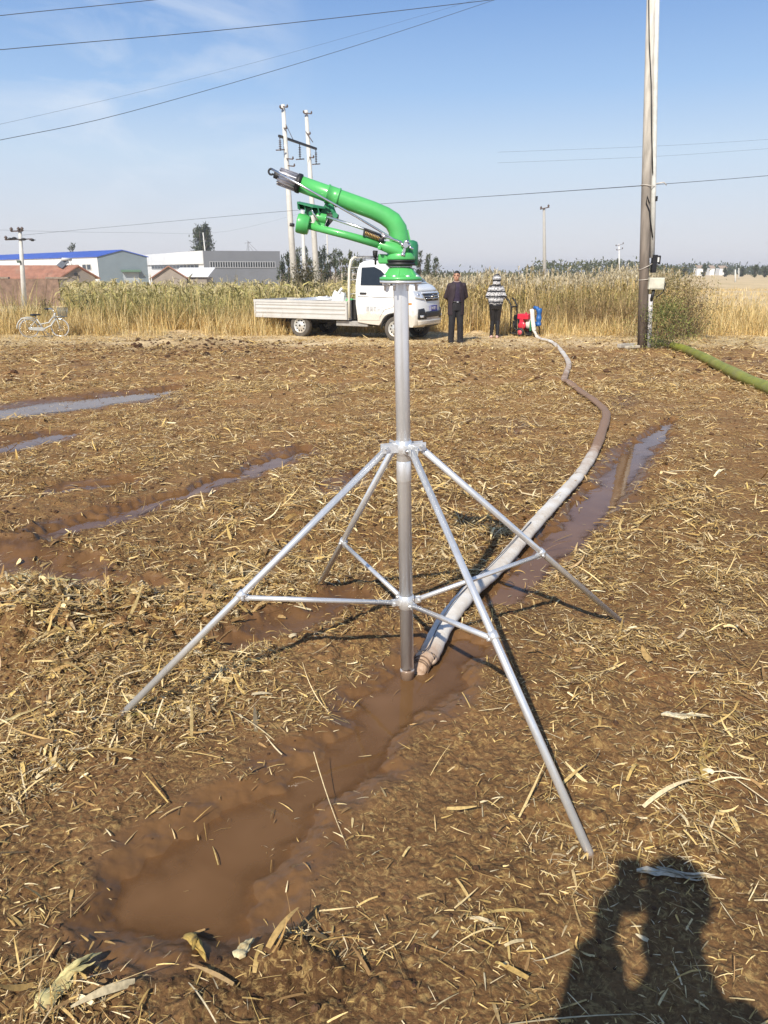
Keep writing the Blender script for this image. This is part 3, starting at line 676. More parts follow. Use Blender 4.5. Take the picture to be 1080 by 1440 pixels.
def wall_win(P, d, s0, s1, z0, z1, nrm, root, base_up, nm='window'):
    w = MB(); q0 = P + d * s0 + nrm * .06; q1 = P + d * s1 + nrm * .06
    w.prism([base_up(q0, z0), base_up(q1, z0), base_up(q1, z1), base_up(q0, z1)], nrm * .05); f = w.build(nm, m_trim, root)
    p_ = MB(); e = .12; q0 = P + d * (s0 + e) + nrm * .125; q1 = P + d * (s1 - e) + nrm * .125
    p_.prism([base_up(q0, z0 + e), base_up(q1, z0 + e), base_up(q1, z1 - e), base_up(q0, z1 - e)], nrm * .02); p_.build('pane', m_glass, f)
zt, zb = Z_at(371, YA), Z_at(380, YA)
for s0 in (3.0, 5.1, 8.5, 10.7, 15, 17.2): wall_win(A, fd, s0, s0 + 1.8, zb, zt, out, r_, up)
gd = (B - A).normalized(); gn = V3((gd.y, -gd.x, 0))
aw_ = MB(); q = A + gd * 4.0 + gn * .02; aw_.prism([up(q, Z_at(380, YA)), up(q + gd * 3.6, Z_at(380, YA)), up(q + gd * 3.6 + gn * 1.0, Z_at(382.5, YA)), up(q + gn * 1.0, Z_at(382.5, YA))], V3((0, 0, .10)))
aw_.build('awning', mat('green_awning', (.10, .17, .11), .7), r_)
dm = MB(); dm.prism([up(q + gd * .3, G0), up(q + gd * 3.2, G0), up(q + gd * 3.2, Z_at(383, YA)), up(q + gd * .3, Z_at(383, YA))], gn * .05); dm.build('door', mat('grey_door', (.32, .36, .40), .6), r_)
# grey and white hall
YC = 140.0; C0 = V3((X_at(288, YC), YC, 0)); C1 = V3((X_at(395, 143), 143, 0)); C2 = V3((X_at(205, 176), 176, 0))
zt = Z_at(352.5, YC); base = V3((C0.x, C0.y, G0)); root = empty('factory_hall', base, 0, 'flat roofed factory hall with a dark grey front and a white side', 'building')
def up2(p, z): return V3((p.x, p.y, z)) - base
d1 = (C1 - C0).normalized(); n1 = V3((d1.y, -d1.x, 0)); d2 = (C2 - C0).normalized(); n2 = V3((-d2.y, d2.x, 0))
if n2.dot(V3((0, -1, 0))) < 0: n2 = -n2
C3 = C1 + (C2 - C0)
w = MB(); w.prism([up2(C0, G0), up2(C1, G0), up2(C1, zt), up2(C0, zt)], -n1 * .3); w.build('grey_front', m_grey, root)
w = MB(); w._add([up2(C1, G0), up2(C3, G0), up2(C3, zt), up2(C1, zt)], [(0, 1, 2, 3)], False); w._add([up2(C3, G0), up2(C2, G0), up2(C2, zt), up2(C3, zt)], [(0, 1, 2, 3)], False); w.build('rear_wall', m_grey, root)
w = MB(); Lw = (C2 - C0).length; zf = Z_at(371, YC)
w.prism([up2(C0 + d2 * .05, zf), up2(C2, zf), up2(C2, zt), up2(C0 + d2 * .05, zt)], n2 * .25); w.build('fascia', m_white, root)
w = MB(); w._add([up2(C0 + d2 * .05, G0), up2(C2, G0), up2(C2, zf), up2(C0 + d2 * .05, zf)], [(0, 1, 2, 3)], False); w.build('white_side_wall', m_white, root)
w = MB(); w._add([up2(p, zt - .15) for p in (C0, C1, C3, C2)], [(0, 1, 2, 3)], False); w.build('roof', m_trim, root)
def strip_windows(P, d, nrm, s0, s1, z0, z1, n, root, upf):
    w = MB(); q0, q1 = P + d * s0 + nrm * .03, P + d * s1 + nrm * .03
    w.prism([upf(q0, z0), upf(q1, z0), upf(q1, z1), upf(q0, z1)], nrm * .03); f = w.build('window', m_glass, root)
    m = MB()
    for k in range(n + 1):
        q = P + d * (s0 + (s1 - s0) * k / n) + nrm * .07; m.prism([upf(q - d * .07, z0), upf(q + d * .07, z0), upf(q + d * .07, z1), upf(q - d * .07, z1)], nrm * .04)
    for z in (z0, z1 - .1):
        a_, c_ = P + d * (s0 - .1) + nrm * .065, P + d * (s1 + .1) + nrm * .065; m.prism([upf(a_, z), upf(c_, z), upf(c_, z + .1), upf(a_, z + .1)], nrm * .05)
    m.build('mullion_grid', m_mull, f)
Lf = (C1 - C0).length
strip_windows(C0, d1, n1, Lf * .08, Lf * .93, Z_at(376.5, YC), Z_at(367.5, YC), 26, root, up2)
strip_windows(C0, d2, n2, Lw * .07, Lw * .85, Z_at(377.5, YC), Z_at(371.5, YC), 14, root, up2)
# mast on the grey hall
mr = empty('rooftop_mast', V3((X_at(352, 146), 146, zt - .15)), 0, 'thin steel rooftop mast with stays on the grey hall', 'mast')
m_steel_d = mat('dull_steel', (.22, .22, .23), .6, .6)
mb = MB(); mb.tube([(0, 0, 0), (0, 0, 1.9)], .05, 6); mb.tube([(-.4, 0, 0), (-.1, 0, 1.9)], .04, 6); mb.build('pole', m_steel_d, mr)
mb = MB(); mb.tube([(-.7, 0, 1.6), (.5, 0, 1.75)], .035, 6); mb.tube([(-.3, 0, 2.1), (.25, 0, 1.6)], .03, 6); mb.build('crosspiece', m_steel_d, mr)
mb = MB(); mb.tube([(.1, 0, 1.6), (1.6, 0, .15)], .03, 6); mb.tube([(.1, 0, 1.1), (.9, 0, .1)], .03, 6); mb.build('stay', m_steel_d, mr)
# red roofed houses
Yh = 92.0; A = V3((X_at(84, Yh), Yh, 0)); B = V3((X_at(134, 94.5), 94.5, 0))
r_, up, far = gable_hall('farm_house', 'long low house with a worn red tile roof and grey gable beside the left pole', A, B, V3((-34, 5, 0)), Z_at(390, Yh), Z_at(374.5, Yh), (m_mort, m_mort, m_tile), None, .35)
gd = (B - A).normalized(); gn = V3((gd.y, -gd.x, 0)); q = A + gd * (B - A).length * .47
w = MB(); w.prism([up(q - gd * .2 + gn * .13, Z_at(388, Yh)), up(q + gd * .2 + gn * .13, Z_at(388, Yh)), up(q + gd * .2 + gn * .13, Z_at(384, Yh)), up(q - gd * .2 + gn * .13, Z_at(384, Yh))], gn * .03); w.build('vent', m_dark, r_)
sp = V3((X_at(94, 93.4), 93.4, Z_at(375.2, Yh)))
sh = empty('solar_water_heater', sp, 0, 'tilted solar water heater on the ridge of the red tiled house', 'water heater')
mb = MB(); mb.bar((-.45, -.5, 0), (.2, .2, .75), .9, .06, (0, -1, 1)); mb.build('panel', mat('solar_panel', (.10, .11, .13), .4), sh)
mb = MB(); mb.lathe([(0, -.6), (.17, -.58), (.17, .58), (0, .6)], (.25, .2, .85), (.6, .8, 0), 12); mb.build('tank', m_trim, sh)
for x in (.3, .6): MB().bar((x, .3, .8), (x + .15, .4, 0), .04, .04).build('leg', m_steel_d, sh)
Yh = 97.0; A = V3((X_at(214, Yh), Yh, 0)); B = V3((X_at(263, Yh), Yh, 0))
gable_hall('brick_house', 'small gabled house with red tiles between the two factory halls', A, B, V3((-4.5, 16, 0)), Z_at(391, Yh), Z_at(375, Yh), (m_brick, m_mort, m_tile), None, .3)
Ys = 104.0; P0 = V3((X_at(246, Ys), Ys, G0)); sd = empty('storage_shed', P0, 0, 'low shed with a pale sloping roof in front of the white hall side', 'shed')
wx = X_at(291, Ys) - P0.x; z0, z1 = Z_at(390, Ys) - G0, Z_at(383, Ys) - G0
mb = MB(); mb.box((wx / 2, 2, z0 / 2), (wx, 4, z0)); mb.build('wall', m_mort, sd)
mb = MB(); mb.prism([(-.3, -.3, z0 + .03), (wx + .3, -.3, z0 + .03), (wx + .3, 4.3, z1 + .5), (-.3, 4.3, z1 + .5)], V3((0, 0, .12))); mb.build('roof', m_white, sd)
# brick yard wall
Yw = 66.0; xa, xb = X_at(-150, Yw), X_at(84, Yw); zt = Z_at(392, Yw)
wr = empty('brick_wall', V3((xb, Yw, -1.6)), 0, 'dark brown brick yard wall with broken coping behind the left pole', 'wall')
mb = MB(); mb.box(((xa - xb) / 2, 0, (zt + 1.6) / 2), (xb - xa, .28, zt + 1.6)); mb.build('wall', m_brick, wr)
mb = MB(); rr = random.Random(4); x = xa - xb
while x < -1.0:
    l = .7 + rr.random() * 1.6
    if rr.random() < .72: mb.box((x + l / 2, 0, zt + 1.6 + .07), (l - .04, .36, .14 + .0 * l))
    x += l
mb.build('coping', mat('old_coping', (.24, .19, .15), .9, var=.3), wr)
# far white houses
for i, (u, w, h) in enumerate([(984, 2.2, 3.6), (1001, 1.8, 3.0), (1016, 2.8, 3.2)]):
    Y = 310 + i * 6; x = X_at(u, Y); p = V3((x, Y, gz(x, Y) - .2)); zt = Z_at(378.5 - i * .4, Y) - p.z; zt = max(zt, 3)
    r_ = empty('white_house', p, 0, ['leftmost small white house on the far horizon at the right', 'middle of three small white houses on the far horizon', 'rightmost and widest small white house on the far horizon'][i], 'house')
    mb = MB(); mb.box((0, 2, zt / 2), (w, 4, zt)); mb.build('wall', m_white, r_)
    mb = MB(); mb.prism([(-w / 2 - .2, -.3, zt + .02), (w / 2 + .2, -.3, zt + .02), (w / 2 + .2, 2, zt + .9), (-w / 2 - .2, 2, zt + .9)], V3((0, 0, .12))); mb.build('roof', m_tileold, r_)
# ------------------------------------------------------------------ poles and wires
m_conc = mat('pale_concrete', (.56, .55, .52), .85, var=.12, scale=3, bump=.2)
m_black = mat('black_metal', (.02, .02, .022), .5, .3)
m_insul = mat('insulator', (.10, .07, .06), .3)
m_wire = mat('wire', (.045, .05, .06), .6)
mp, nt, b = nodes('stained_pole')
geo = N(nt, 'ShaderNodeNewGeometry'); sx_ = N(nt, 'ShaderNodeSeparateXYZ'); nt.links.new(geo.outputs['Position'], sx_.inputs[0])
n = N(nt, 'ShaderNodeTexNoise', Scale=5.0, Detail=7.0); 
mpg = N(nt, 'ShaderNodeMapping'); mpg.inputs['Scale'].default_value = (1, 1, .18); nt.links.new(geo.outputs['Position'], mpg.inputs[0]); nt.links.new(mpg.outputs[0], n.inputs['Vector'])
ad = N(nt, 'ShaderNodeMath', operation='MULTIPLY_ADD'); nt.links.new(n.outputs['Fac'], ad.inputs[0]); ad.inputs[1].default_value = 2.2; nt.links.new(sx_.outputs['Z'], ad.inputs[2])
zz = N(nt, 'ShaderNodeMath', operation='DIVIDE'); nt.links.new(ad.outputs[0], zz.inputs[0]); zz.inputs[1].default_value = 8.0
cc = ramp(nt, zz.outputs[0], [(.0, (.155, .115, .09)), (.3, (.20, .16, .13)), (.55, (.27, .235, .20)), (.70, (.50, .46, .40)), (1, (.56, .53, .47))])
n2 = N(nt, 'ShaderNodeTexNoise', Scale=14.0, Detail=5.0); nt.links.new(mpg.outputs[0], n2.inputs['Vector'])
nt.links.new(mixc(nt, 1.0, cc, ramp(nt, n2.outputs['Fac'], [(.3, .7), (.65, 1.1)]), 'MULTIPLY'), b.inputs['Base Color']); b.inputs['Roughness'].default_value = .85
# nearest pole
pb = on(PB); H = 9.0
topd = atY(915.5, 0, PB.y); lean = (topd.x - PB.x) / topd.z
root = empty('power_pole', pb, 0, 'tall stained concrete power pole with meter boxes at the right', 'power pole')
def px(z, dx=0, dy=0): return V3((lean * z + dx, dy, z))
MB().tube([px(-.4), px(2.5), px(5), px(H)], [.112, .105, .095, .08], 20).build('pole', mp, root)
MB().tube([px(-.2, .145, -.03), px(1.2, .15, -.04)], .052, 12).build('conduit', mat('grey_pvc', (.52, .50, .50), .5), root)
MB().tube([px(1.98, .16, -.03), px(3.5, .15, -.03), px(5.5, .125, -.03), px(H, .10, -.03)], [.055, .055, .05, .045], 12).build('conduit', mat('pale_pvc', (.60, .60, .56), .5), root)
MB().tube([px(3.7, .10, -.10), px(4.6, .04, -.115), px(5.4, .01, -.115), px(6.2, -.05, -.10), px(7.2, -.075, -.05), px(8.6, -.07, -.03)], .012, 6).build('cable', m_black, root)
mb = MB(); mb.tube([px(3.1, .04, -.12), px(3.25, -.02, -.13), px(3.1, -.03, -.12), px(2.95, .04, -.13), px(2.8, .06, -.12), px(2.4, .13, -.12)], .014, 6); mb.box(px(3.2, .2, -.06), (.05, .06, .10)); mb.build('cable', m_black, root)
z0 = atY(915, 371, PB.y).z - pb.z
mb = MB(); mb.box(px(z0, .19, -.07), (.10, .14, .38)); mb.box(px(z0 + .16, .275, -.07), (.09, .10, .03)); mb.box(px(z0 + .02, .275, -.07), (.09, .10, .03)); mb.box(px(z0 + .08, .315, -.07), (.02, .10, .18)); mb.build('meter_box', m_black, root, bevel=.006)
MB().box(px(z0 + .09, .268, -.075), (.055, .06, .10)).build('meter_window', mat('white_plastic', (.72, .72, .68), .4), root)
mb = MB(); mb.box(px(z0 - .42, .235, -.09), (.34, .16, .25)); mb.box(px(z0 - .42, .235, -.175), (.30, .012, .21)); mb.build('junction_box', mat('cream_plastic', (.60, .58, .48), .5, dirt=(.4, .37, .3)), root, bevel=.012)
mb = MB(); mb.tube([px(z0 - .55, .2, -.09), px(z0 - .72, .16, -.1), px(z0 - .8, .15, -.06)], .035, 8); mb.tube([px(z0 - .3, .41, -.08), px(z0 - .45, .46, -.08), px(z0 - .62, .40, -.09), px(z0 - .72, .25, -.09)], .013, 6); mb.build('cable', m_black, root)
wt = mat('pale_wire', (.6, .55, .48), .5, .3)
for z, dz in ((3.46, .02), (z0 - .05, -.08), (z0 - .33, -.02)):
    MB().tube([px(z + dz * math.cos(a) * -1, .04 + .155 * math.cos(a), .125 * math.sin(a)) for a in [k * math.pi / 10 for k in range(20)]], .008, 5, closed=True).build('wire_tie', wt, root)
mb = MB(); mb.tube([px(3.5, .18, -.05), px(3.53, .36, -.06), px(3.47, .42, -.06)], .012, 5); mb.build('wire_end', wt, root)
# twin concrete poles
def pole_at(u0, v0, u1, v1, Y):
    b_ = atY(u0, v0, Y); t_ = atY(u1, v1, Y); k = (t_.x - b_.x) / (t_.z - b_.z); gb = gz(b_.x, Y) - .3
    return V3((b_.x + (gb - b_.z) * k, Y, gb)), t_
b1, t1 = pole_at(414, 400, 398, 147, 55); b2, t2 = pole_at(446, 400, 430.5, 155, 60)
root = empty('power_pole', b1, 0, 'pair of tall white concrete power poles joined by a steel crossarm', 'power pole')
for bb, tt in ((b1, t1), (b2, t2)):
    MB().tube([bb - b1, (bb + tt) / 2 - b1, tt - b1], [.25, .19, .13], 14).build('pole', m_conc, root)
def pt_on(u, v, Y): return atY(u, v, Y) - b1
ca, cb = pt_on(393, 192, 54.7), pt_on(445, 210, 60.0)
ca += V3((0, -.25, 0)); cb += V3((0, -.25, 0)); MB().bar(ca, cb, .14, .14).build('crossarm', m_black, root)
for f, l in ((0.02, .85), (.53, 1.05), (.99, 1.05)):
    p = ca.lerp(cb, f); mb = MB(); mb.tube([p, p - V3((0, 0, l))], .035, 6)
    for k in range(6): mb.lathe([(.02, 0), (.11, -.03), (.03, -.07)], p - V3((0, 0, .25 + k * .11)), (0, 0, 1), 10)
    mb.tube([p - V3((.28, .1, l)), p - V3((-.28, -.1, l - .06))], .04, 6); mb.build('insulator', m_insul, root)
for (u, v, Y, du) in ((398, 150, 55, 6), (398, 153, 55, -4), (399, 180, 55, 4), (403, 223, 55, 9), (405, 233, 55, 9), (431, 159, 60, 7), (432, 160, 60, -5), (432, 188, 60, 4), (435, 221, 60, 6)):
    p = pt_on(u, v, Y - .2); q = pt_on(u + du, v + (1 if du > 0 else -1), Y - .3); mb = MB(); mb.bar(p, q, .07, .07); mb.lathe([(.03, 0), (.07, .05), (.03, .18)], q, (0, 0, 1), 8); mb.build('bracket', m_insul, root)
MB().tube([pt_on(409.7, 318.5, 55), pt_on(410.0, 314, 55)], .215, 14).build('band', m_black, root)
MB().tube([pt_on(430, 185, 59.8), pt_on(440, 200, 59.5)], .03, 5).build('brace', m_insul, root); MB().tube([pt_on(402, 175, 54.8), pt_on(412, 196, 54.8)], .02, 5).build('brace', m_insul, root)
def simple_pole(u0, v0, u1, v1, Y, r, label, arms=(), mt=None):
    bb, tt = pole_at(u0, v0, u1, v1, Y); root = empty('power_pole', bb, 0, label, 'power pole')
    MB().tube([V3((0, 0, 0)), (tt - bb) * .5, tt - bb], [r * 1.25, r, r * .75], 12).build('pole', mt or m_conc, root)
    for ua, va, ub, vb, th, ins in arms:
        p, q = atY(ua, va, Y) - bb, atY(ub, vb, Y) - bb; MB().bar(p + V3((0, -r, 0)), q + V3((0, -r, 0)), th, th).build('crossarm', m_insul, root)
        for f in ins:
            c = p.lerp(q, f) + V3((0, -r, 0)); mb = MB(); mb.lathe([(.02, -.02), (.12, .02), (.06, .1), (.13, .14), (.05, .26), (0, .28)], c, (0, 0, 1), 10); mb.build('insulator', m_insul, root)
    return root, bb
simple_pole(428.5, 392, 425, 296, 74, .17, 'white concrete pole standing between and beyond the twin poles')
simple_pole(461.5, 398, 459, 288, 105, .10, 'thin pale pole in front of the young trees left of the truck cab')
simple_pole(766, 395, 765, 292, 82, .17, 'lone grey pole with a short crossarm beyond the reeds at the centre right', [(759, 294.5, 772, 291.5, .09, (.1, .9))], mat('weathered_concrete', (.36, .35, .33), .85))
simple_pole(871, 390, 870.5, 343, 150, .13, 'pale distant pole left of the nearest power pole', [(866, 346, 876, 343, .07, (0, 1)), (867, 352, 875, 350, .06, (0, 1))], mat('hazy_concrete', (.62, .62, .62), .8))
simple_pole(1034, 391, 1034, 379, 120, .12, 'short white post in the open field at the right edge')
simple_pole(1039, 387, 1039, 377, 170, .12, 'smaller white post behind the short one in the open field')
simple_pole(288, 350, 285.5, 327, 160, .14, 'bare pale pole in front of the dark poplars above the grey hall')
lp, lb = simple_pole(34, 420, 28, 322, 56, .15, 'pale left pole with two crossarms in front of the red tiled house', [(17, 325.5, 33, 325, .08, (.05, .68, .98)), (9, 337.5, 47, 336, .07, (.03,))])
for u, v, rx in ((20, 335, .16), (33, 336.5, .2), (45.5, 337.5, .15), (14, 336, .12)):
    p = atY(u, v, 55.75) - lb; mb = MB(); mb.ball(p, (rx, .12, .09), 10, 6); mb.bar(p - V3((rx * 1.4, 0, .0)), p + V3((rx * 1.4, 0, 0)), .05, .05); mb.build('switch', m_black, lp)
MB().box(atY(26.5, 368, 55.8) - lb, (.22, .2, .16)).build('cable_box', mat('dark_green_box', (.07, .10, .08), .7), lp)
def wire(label, pts, r, group=None):      # (u, v, Y) way-points, smooth sag between them
    P = [atY(u, v, Y) for u, v, Y in pts]; Q = []
    n = 24
    for k in range(n + 1):
        t = k / n * (len(P) - 1); i = min(int(t), len(P) - 2); f = t - i
        p0, p1, p2, p3 = P[max(i - 1, 0)], P[i], P[i + 1], P[min(i + 2, len(P) - 1)]
        Q.append(.5 * ((2 * p1) + (p2 - p0) * f + (2 * p0 - 5 * p1 + 4 * p2 - p3) * f * f + (3 * p1 - p0 - 3 * p2 + p3) * f ** 3))
    o = MB().tube(Q, r, 5).build('power_wire', m_wire, None); tag(o, label, 'wire', group)
wire('highest wire crossing the top left corner of the sky', [(-220, 48, 28), (0, 22, 30), (215, 0, 32), (500, -32, 35)], 0.0122)
wire('long wire rising across the upper sky above the sprinkler', [(-220, 91, 28), (0, 70, 30), (345, 39, 33), (690, 0, 36), (900, -26, 38)], 0.0130)
wire('lower upper left wire fading toward the right', [(-200, 237, 40), (0, 197, 44), (160, 163, 48), (380, 101, 55), (560, 45, 63), (760, -22, 75)], 0.0151)
wire('faint wire just above the lower upper left wire', [(-100, 197, 60), (160, 138, 70), (380, 82, 80), (600, 20, 92), (760, -28, 100)], 0.0086)
wire('long sagging wire running behind the sprinkler to the nearest power pole', [(28, 331, 57), (200, 315, 50), (395, 297.5, 42), (580, 283.5, 34), (740, 272.5, 26), (905, 261, 18.0)], 0.0086)
wire('wire leading from the nearest power pole to the right edge', [(910, 260.5, 18.0), (1080, 247, 20), (1300, 226, 24)], 0.0058)
wire('upper of two thin faint wires right of the nearest power pole', [(700, 214, 70), (920, 205.5, 70), (1080, 196, 70), (1300, 180, 70)], 0.0072)
wire('lower of two thin faint wires right of the nearest power pole', [(700, 229, 70), (920, 220, 70), (1080, 209, 70), (1300, 193, 70)], 0.0072)
wire('thin wire from the left pole toward the left edge', [(33, 324, 56), (-40, 322, 52), (-200, 312, 45)], 0.0065)
wire('thin wire from the left pole crossing behind the dark poplars', [(33, 324.5, 56), (180, 327, 75), (320, 325, 100), (460, 290, 104)], 0.0065)
# ------------------------------------------------------------------ irrigation sprinkler on its stand
mg_, nt, b = nodes('galvanised_steel')
tc = N(nt, 'ShaderNodeTexCoord'); mpg = N(nt, 'ShaderNodeMapping'); mpg.inputs['Scale'].default_value = (1, 1, .25); nt.links.new(tc.outputs['Object'], mpg.inputs[0])
v_ = N(nt, 'ShaderNodeTexVoronoi', Scale=70.0); nt.links.new(mpg.outputs[0], v_.inputs['Vector'])
n_ = N(nt, 'ShaderNodeTexNoise', Scale=9.0, Detail=8.0); nt.links.new(mpg.outputs[0], n_.inputs['Vector'])
c_ = mixc(nt, .55, ramp(nt, v_.outputs['Color'], [(0, (.66, .67, .68)), (1, (.84, .85, .86))]), ramp(nt, n_.outputs['Fac'], [(.3, (.62, .63, .64)), (.7, (.90, .90, .90))]))
nt.links.new(c_, b.inputs['Base Color']); b.inputs['Metallic'].default_value = .62
nt.links.new(ramp(nt, n_.outputs['Fac'], [(.3, .38), (.7, .25)]), b.inputs['Roughness'])
m_galv = splash(mg_, -.03, .10, (.20, .11, .05), 16)
m_green = mat('green_paint', (.085, .43, .115), .36, var=.10, scale=14, coat=.3, dirt=(.09, .38, .12), dirt_amt=.4, bump=.05, bscale=30)
m_dgreen = mat('dark_green_paint', (.03, .20, .09), .4, var=.15, scale=20)
m_chrome = mat('bright_steel', (.72, .72, .72), .22, .95, var=.08, scale=30)
m_alu = mat('cast_aluminium', (.52, .51, .53), .42, .85, var=.12, scale=25)
m_rubber = mat('black_rubber', (.018, .018, .02), .55, var=.2)
m_brass = mat('brass_spring', (.45, .30, .12), .35, .8, var=.2, scale=40)
BP = at(573, 955, -.03); YG = BP.y
SB = V3((BP.x, BP.y, gz(BP.x, BP.y)))
spr = empty('irrigation_sprinkler', SB, 0, 'big green rain gun sprinkler on a galvanised four legged pipe stand', 'sprinkler')
top = atY(563.5, 393, YG)
axis = (top - BP)
def onpipe(v):
    best = min(((abs(proj(*(BP + axis * (k / 400)))[1] - v), k) for k in range(-20, 420)), key=lambda a: a[0]); return BP + axis * (best[1] / 400)
OFF = SB
p0 = BP - axis.normalized() * .06
jb = onpipe(943)
MB().tube([p0, onpipe(400), top], [.0285, .0285, .0285], 28).build('standpipe', m_galv, spr, OFF)
mb = MB(); mb.tube([jb - V3((0, 0, .06)), jb, jb + V3((0, 0, .005)), jb + V3((0, 0, .012))], [.030, .0315, .033, .029], 28); mb.build('foot_socket', m_galv, spr, OFF)
uc, lc = onpipe(629), onpipe(846)
ax = axis.normalized()
for c, hh in ((uc, .030), (lc, .032)):
    mb = MB(); mb.lathe([(.0288, -hh), (.0335, -hh + .004), (.0335, hh - .004), (.0288, hh)], c, ax, 28); mb.build('collar', m_galv, spr, OFF)
mb = MB(); q = onpipe(660); mb.lathe([(.0288, -.05), (.0305, -.045), (.0305, .03), (.0288, .035)], q, ax, 28); mb.build('sleeve', m_galv, spr, OFF)
FEET = [((165, 1008), (345, 842), (545, 627)), ((450, 829), (490, 765), (551, 632)), ((875, 873), (757, 783), (590, 622)), ((832, 1203), (688, 897), (579, 634))]
legs = []
for (fu, fv), (ju, jv), (tu, tv) in FEET:
    f0 = at(fu, fv)
    for _ in range(4): f0 = at(fu, fv, gz(f0.x, f0.y))
    foot = V3((f0.x, f0.y, gz(f0.x, f0.y) - .01))
    dirn = V3((foot.x - uc.x, foot.y - uc.y, 0)).normalized(); tp = uc + dirn * .072 + V3((0, 0, -.004))
    joint = min((tp.lerp(foot, k / 200) for k in range(200)), key=lambda p: (proj(*p)[0] - ju) ** 2 + (proj(*p)[1] - jv) ** 2)
    d = (foot - tp).normalized()
    MB().tube([tp, foot], .0140, 16).build('leg', m_galv, spr, OFF)
    side = V3((-dirn.y, dirn.x, 0))
    lug = MB()
    for s in (-1, 1): lug.bar(uc + dirn * .028 + side * s * .016, uc + dirn * .092 + side * s * .016, .004, .034)
    lug.build('lug', m_galv, spr, OFF, bevel=.001)
    bt = MB(); bt.cyl(uc + dirn * .075 - side * .030, uc + dirn * .075 + side * .030, .0055, n=10)
    for s in (-1, 1): bt.cyl(uc + dirn * .075 + side * s * .019, uc + dirn * .075 + side * s * .027, .010, n=6)
    bt.build('bolt', m_chrome, spr, OFF)
    l0 = lc + dirn * .052; j = joint + V3((0, 0, -.012))
    MB().tube([l0, j], .0105, 14).build('brace', m_galv, spr, OFF)
    jl = MB(); jl.bar(lc + dirn * .030 + side * .008, lc + dirn * .066 + side * .008, .004, .026); jl.bar(lc + dirn * .030 - side * .008, lc + dirn * .066 - side * .008, .004, .026)
    jl.cyl(lc + dirn * .056 - side * .02, lc + dirn * .056 + side * .02, .006, n=8); jl.build('lug', m_galv, spr, OFF)
    cl = MB(); dd = (j - l0).normalized(); cl.lathe([(.0145, -.016), (.0185, -.014), (.0185, .014), (.0145, .016)], joint, d, 16); cl.bar(joint - dd * .028 + V3((0, 0, -.012)), joint + V3((0, 0, -.012)), .012, .024); cl.cyl(joint - side * .024 + V3((0, 0, -.010)), joint + side * .024 + V3((0, 0, -.010)), .006, n=8); cl.build('clamp', m_galv, spr, OFF)
# the gun head, drawn in its own vertical plane through the pipe
def g(u, v, dy=0.0): return atY(u, v, YG + dy)
s_ = (g(600, 340) - g(500, 340)).length / 100      # metres per photo pixel at the head
fc = g(563.5, 394.5)
Z = V3((0, 0, 1))
mb = MB(); mb.lathe([(.0285, -.012), (.0775, -.010), (.079, -.006), (.079, .0), (.0285, .0)], fc, Z, 40); mb.build('steel_flange', m_galv, spr, OFF)
for k in range(8):
    a = 2 * math.pi * (k + .5) / 8; c = fc + V3((math.cos(a) * .064, math.sin(a) * .064, 0)); mb = MB(); mb.cyl(c - Z * .036, c + Z * .020, .0042, n=8); mb.cyl(c - Z * .019, c - Z * .011, .0078, n=6); mb.cyl(c + Z * .011, c + Z * .019, .0095, n=6); mb.build('flange_bolt', m_galv, spr, OFF)
mb = MB(); mb.lathe([(.030, .001), (.0795, .001), (.0795, .011), (.070, .014), (.058, .024), (.047, .042), (.040, .046), (.030, .046)], fc, Z, 40)
for k in range(6):
    a = 2 * math.pi * k / 6 + .3; d = V3((math.cos(a), math.sin(a), 0)); mb.prism([fc + d * .040 + Z * .012, fc + d * .072 + Z * .012, fc + d * .048 + Z * .042, fc + d * .040 + Z * .042], V3((-d.y, d.x, 0)) * .006)
mb.build('base_flange', m_green, spr, OFF)
MB().lathe([(.030, .046), (.043, .047), (.043, .053), (.03, .053)], fc, Z, 36).build('bearing_ring', m_alu, spr, OFF)
MB().lathe([(.030, .053), (.052, .0535), (.0555, .057), (.0555, .061), (.050, .0645), (.050, .0665), (.0555, .0685), (.0555, .0725), (.03, .073)], fc, Z, 36).build('seal_ring', m_rubber, spr, OFF)
mb = MB(); mb.lathe([(.03, .073), (.0545, .0735), (.0555, .078), (.0545, .092), (.050, .098), (.044, .10), (.02, .10)], fc, Z, 36)
mb.build('swivel_body', m_green, spr, OFF)
cr = g(577, 353, .012)
mb = MB(); mb.lathe([(.0, -.052), (.027, -.052), (.030, -.048), (.030, .020), (.026, .032), (.014, .038), (0, .038)], cr, Z, 28); mb.build('brake_housing', m_dgreen, spr, OFF)
# elbow and barrel
cb0 = g(562, 362); e1 = g(561.5, 338); e2 = g(559, 322); e3 = g(552, 311); e4 = g(541, 303.5); e5 = g(525, 296)
tip = g(422, 258.5, .0)
mb = MB(); mb.tube([cb0, e1, e2, e3, e4, e5, e5.lerp(tip, .5), tip], [.039, .036, .0355, .0345, .0325, .031, .0300, .0285], 28); mb.build('barrel', m_green, spr, OFF)
MB().prism([g(574, 322, -.005), g(580, 350, -.005), g(575, 358, -.005), g(568, 345, -.005), g(567, 330, -.005)], V3((0, .01, 0))).build('stiffening_rib', m_green, spr, OFF)
bd = (tip - e5).normalized()
rc = g(469, 272.5) ; rc = e5 + bd * (rc - e5).dot(bd)
mb = MB()
mb.lathe([(.029, -.024), (.034, -.023), (.034, -.018), (.0315, -.016), (.0315, .016), (.034, .018), (.034, .023), (.029, .024)], rc, bd, 32); mb.build('clamp_ring', m_green, spr, OFF)
bdn = V3((bd.z, 0, -bd.x)); bdn = bdn if bdn.z < 0 else -bdn      # points below the barrel
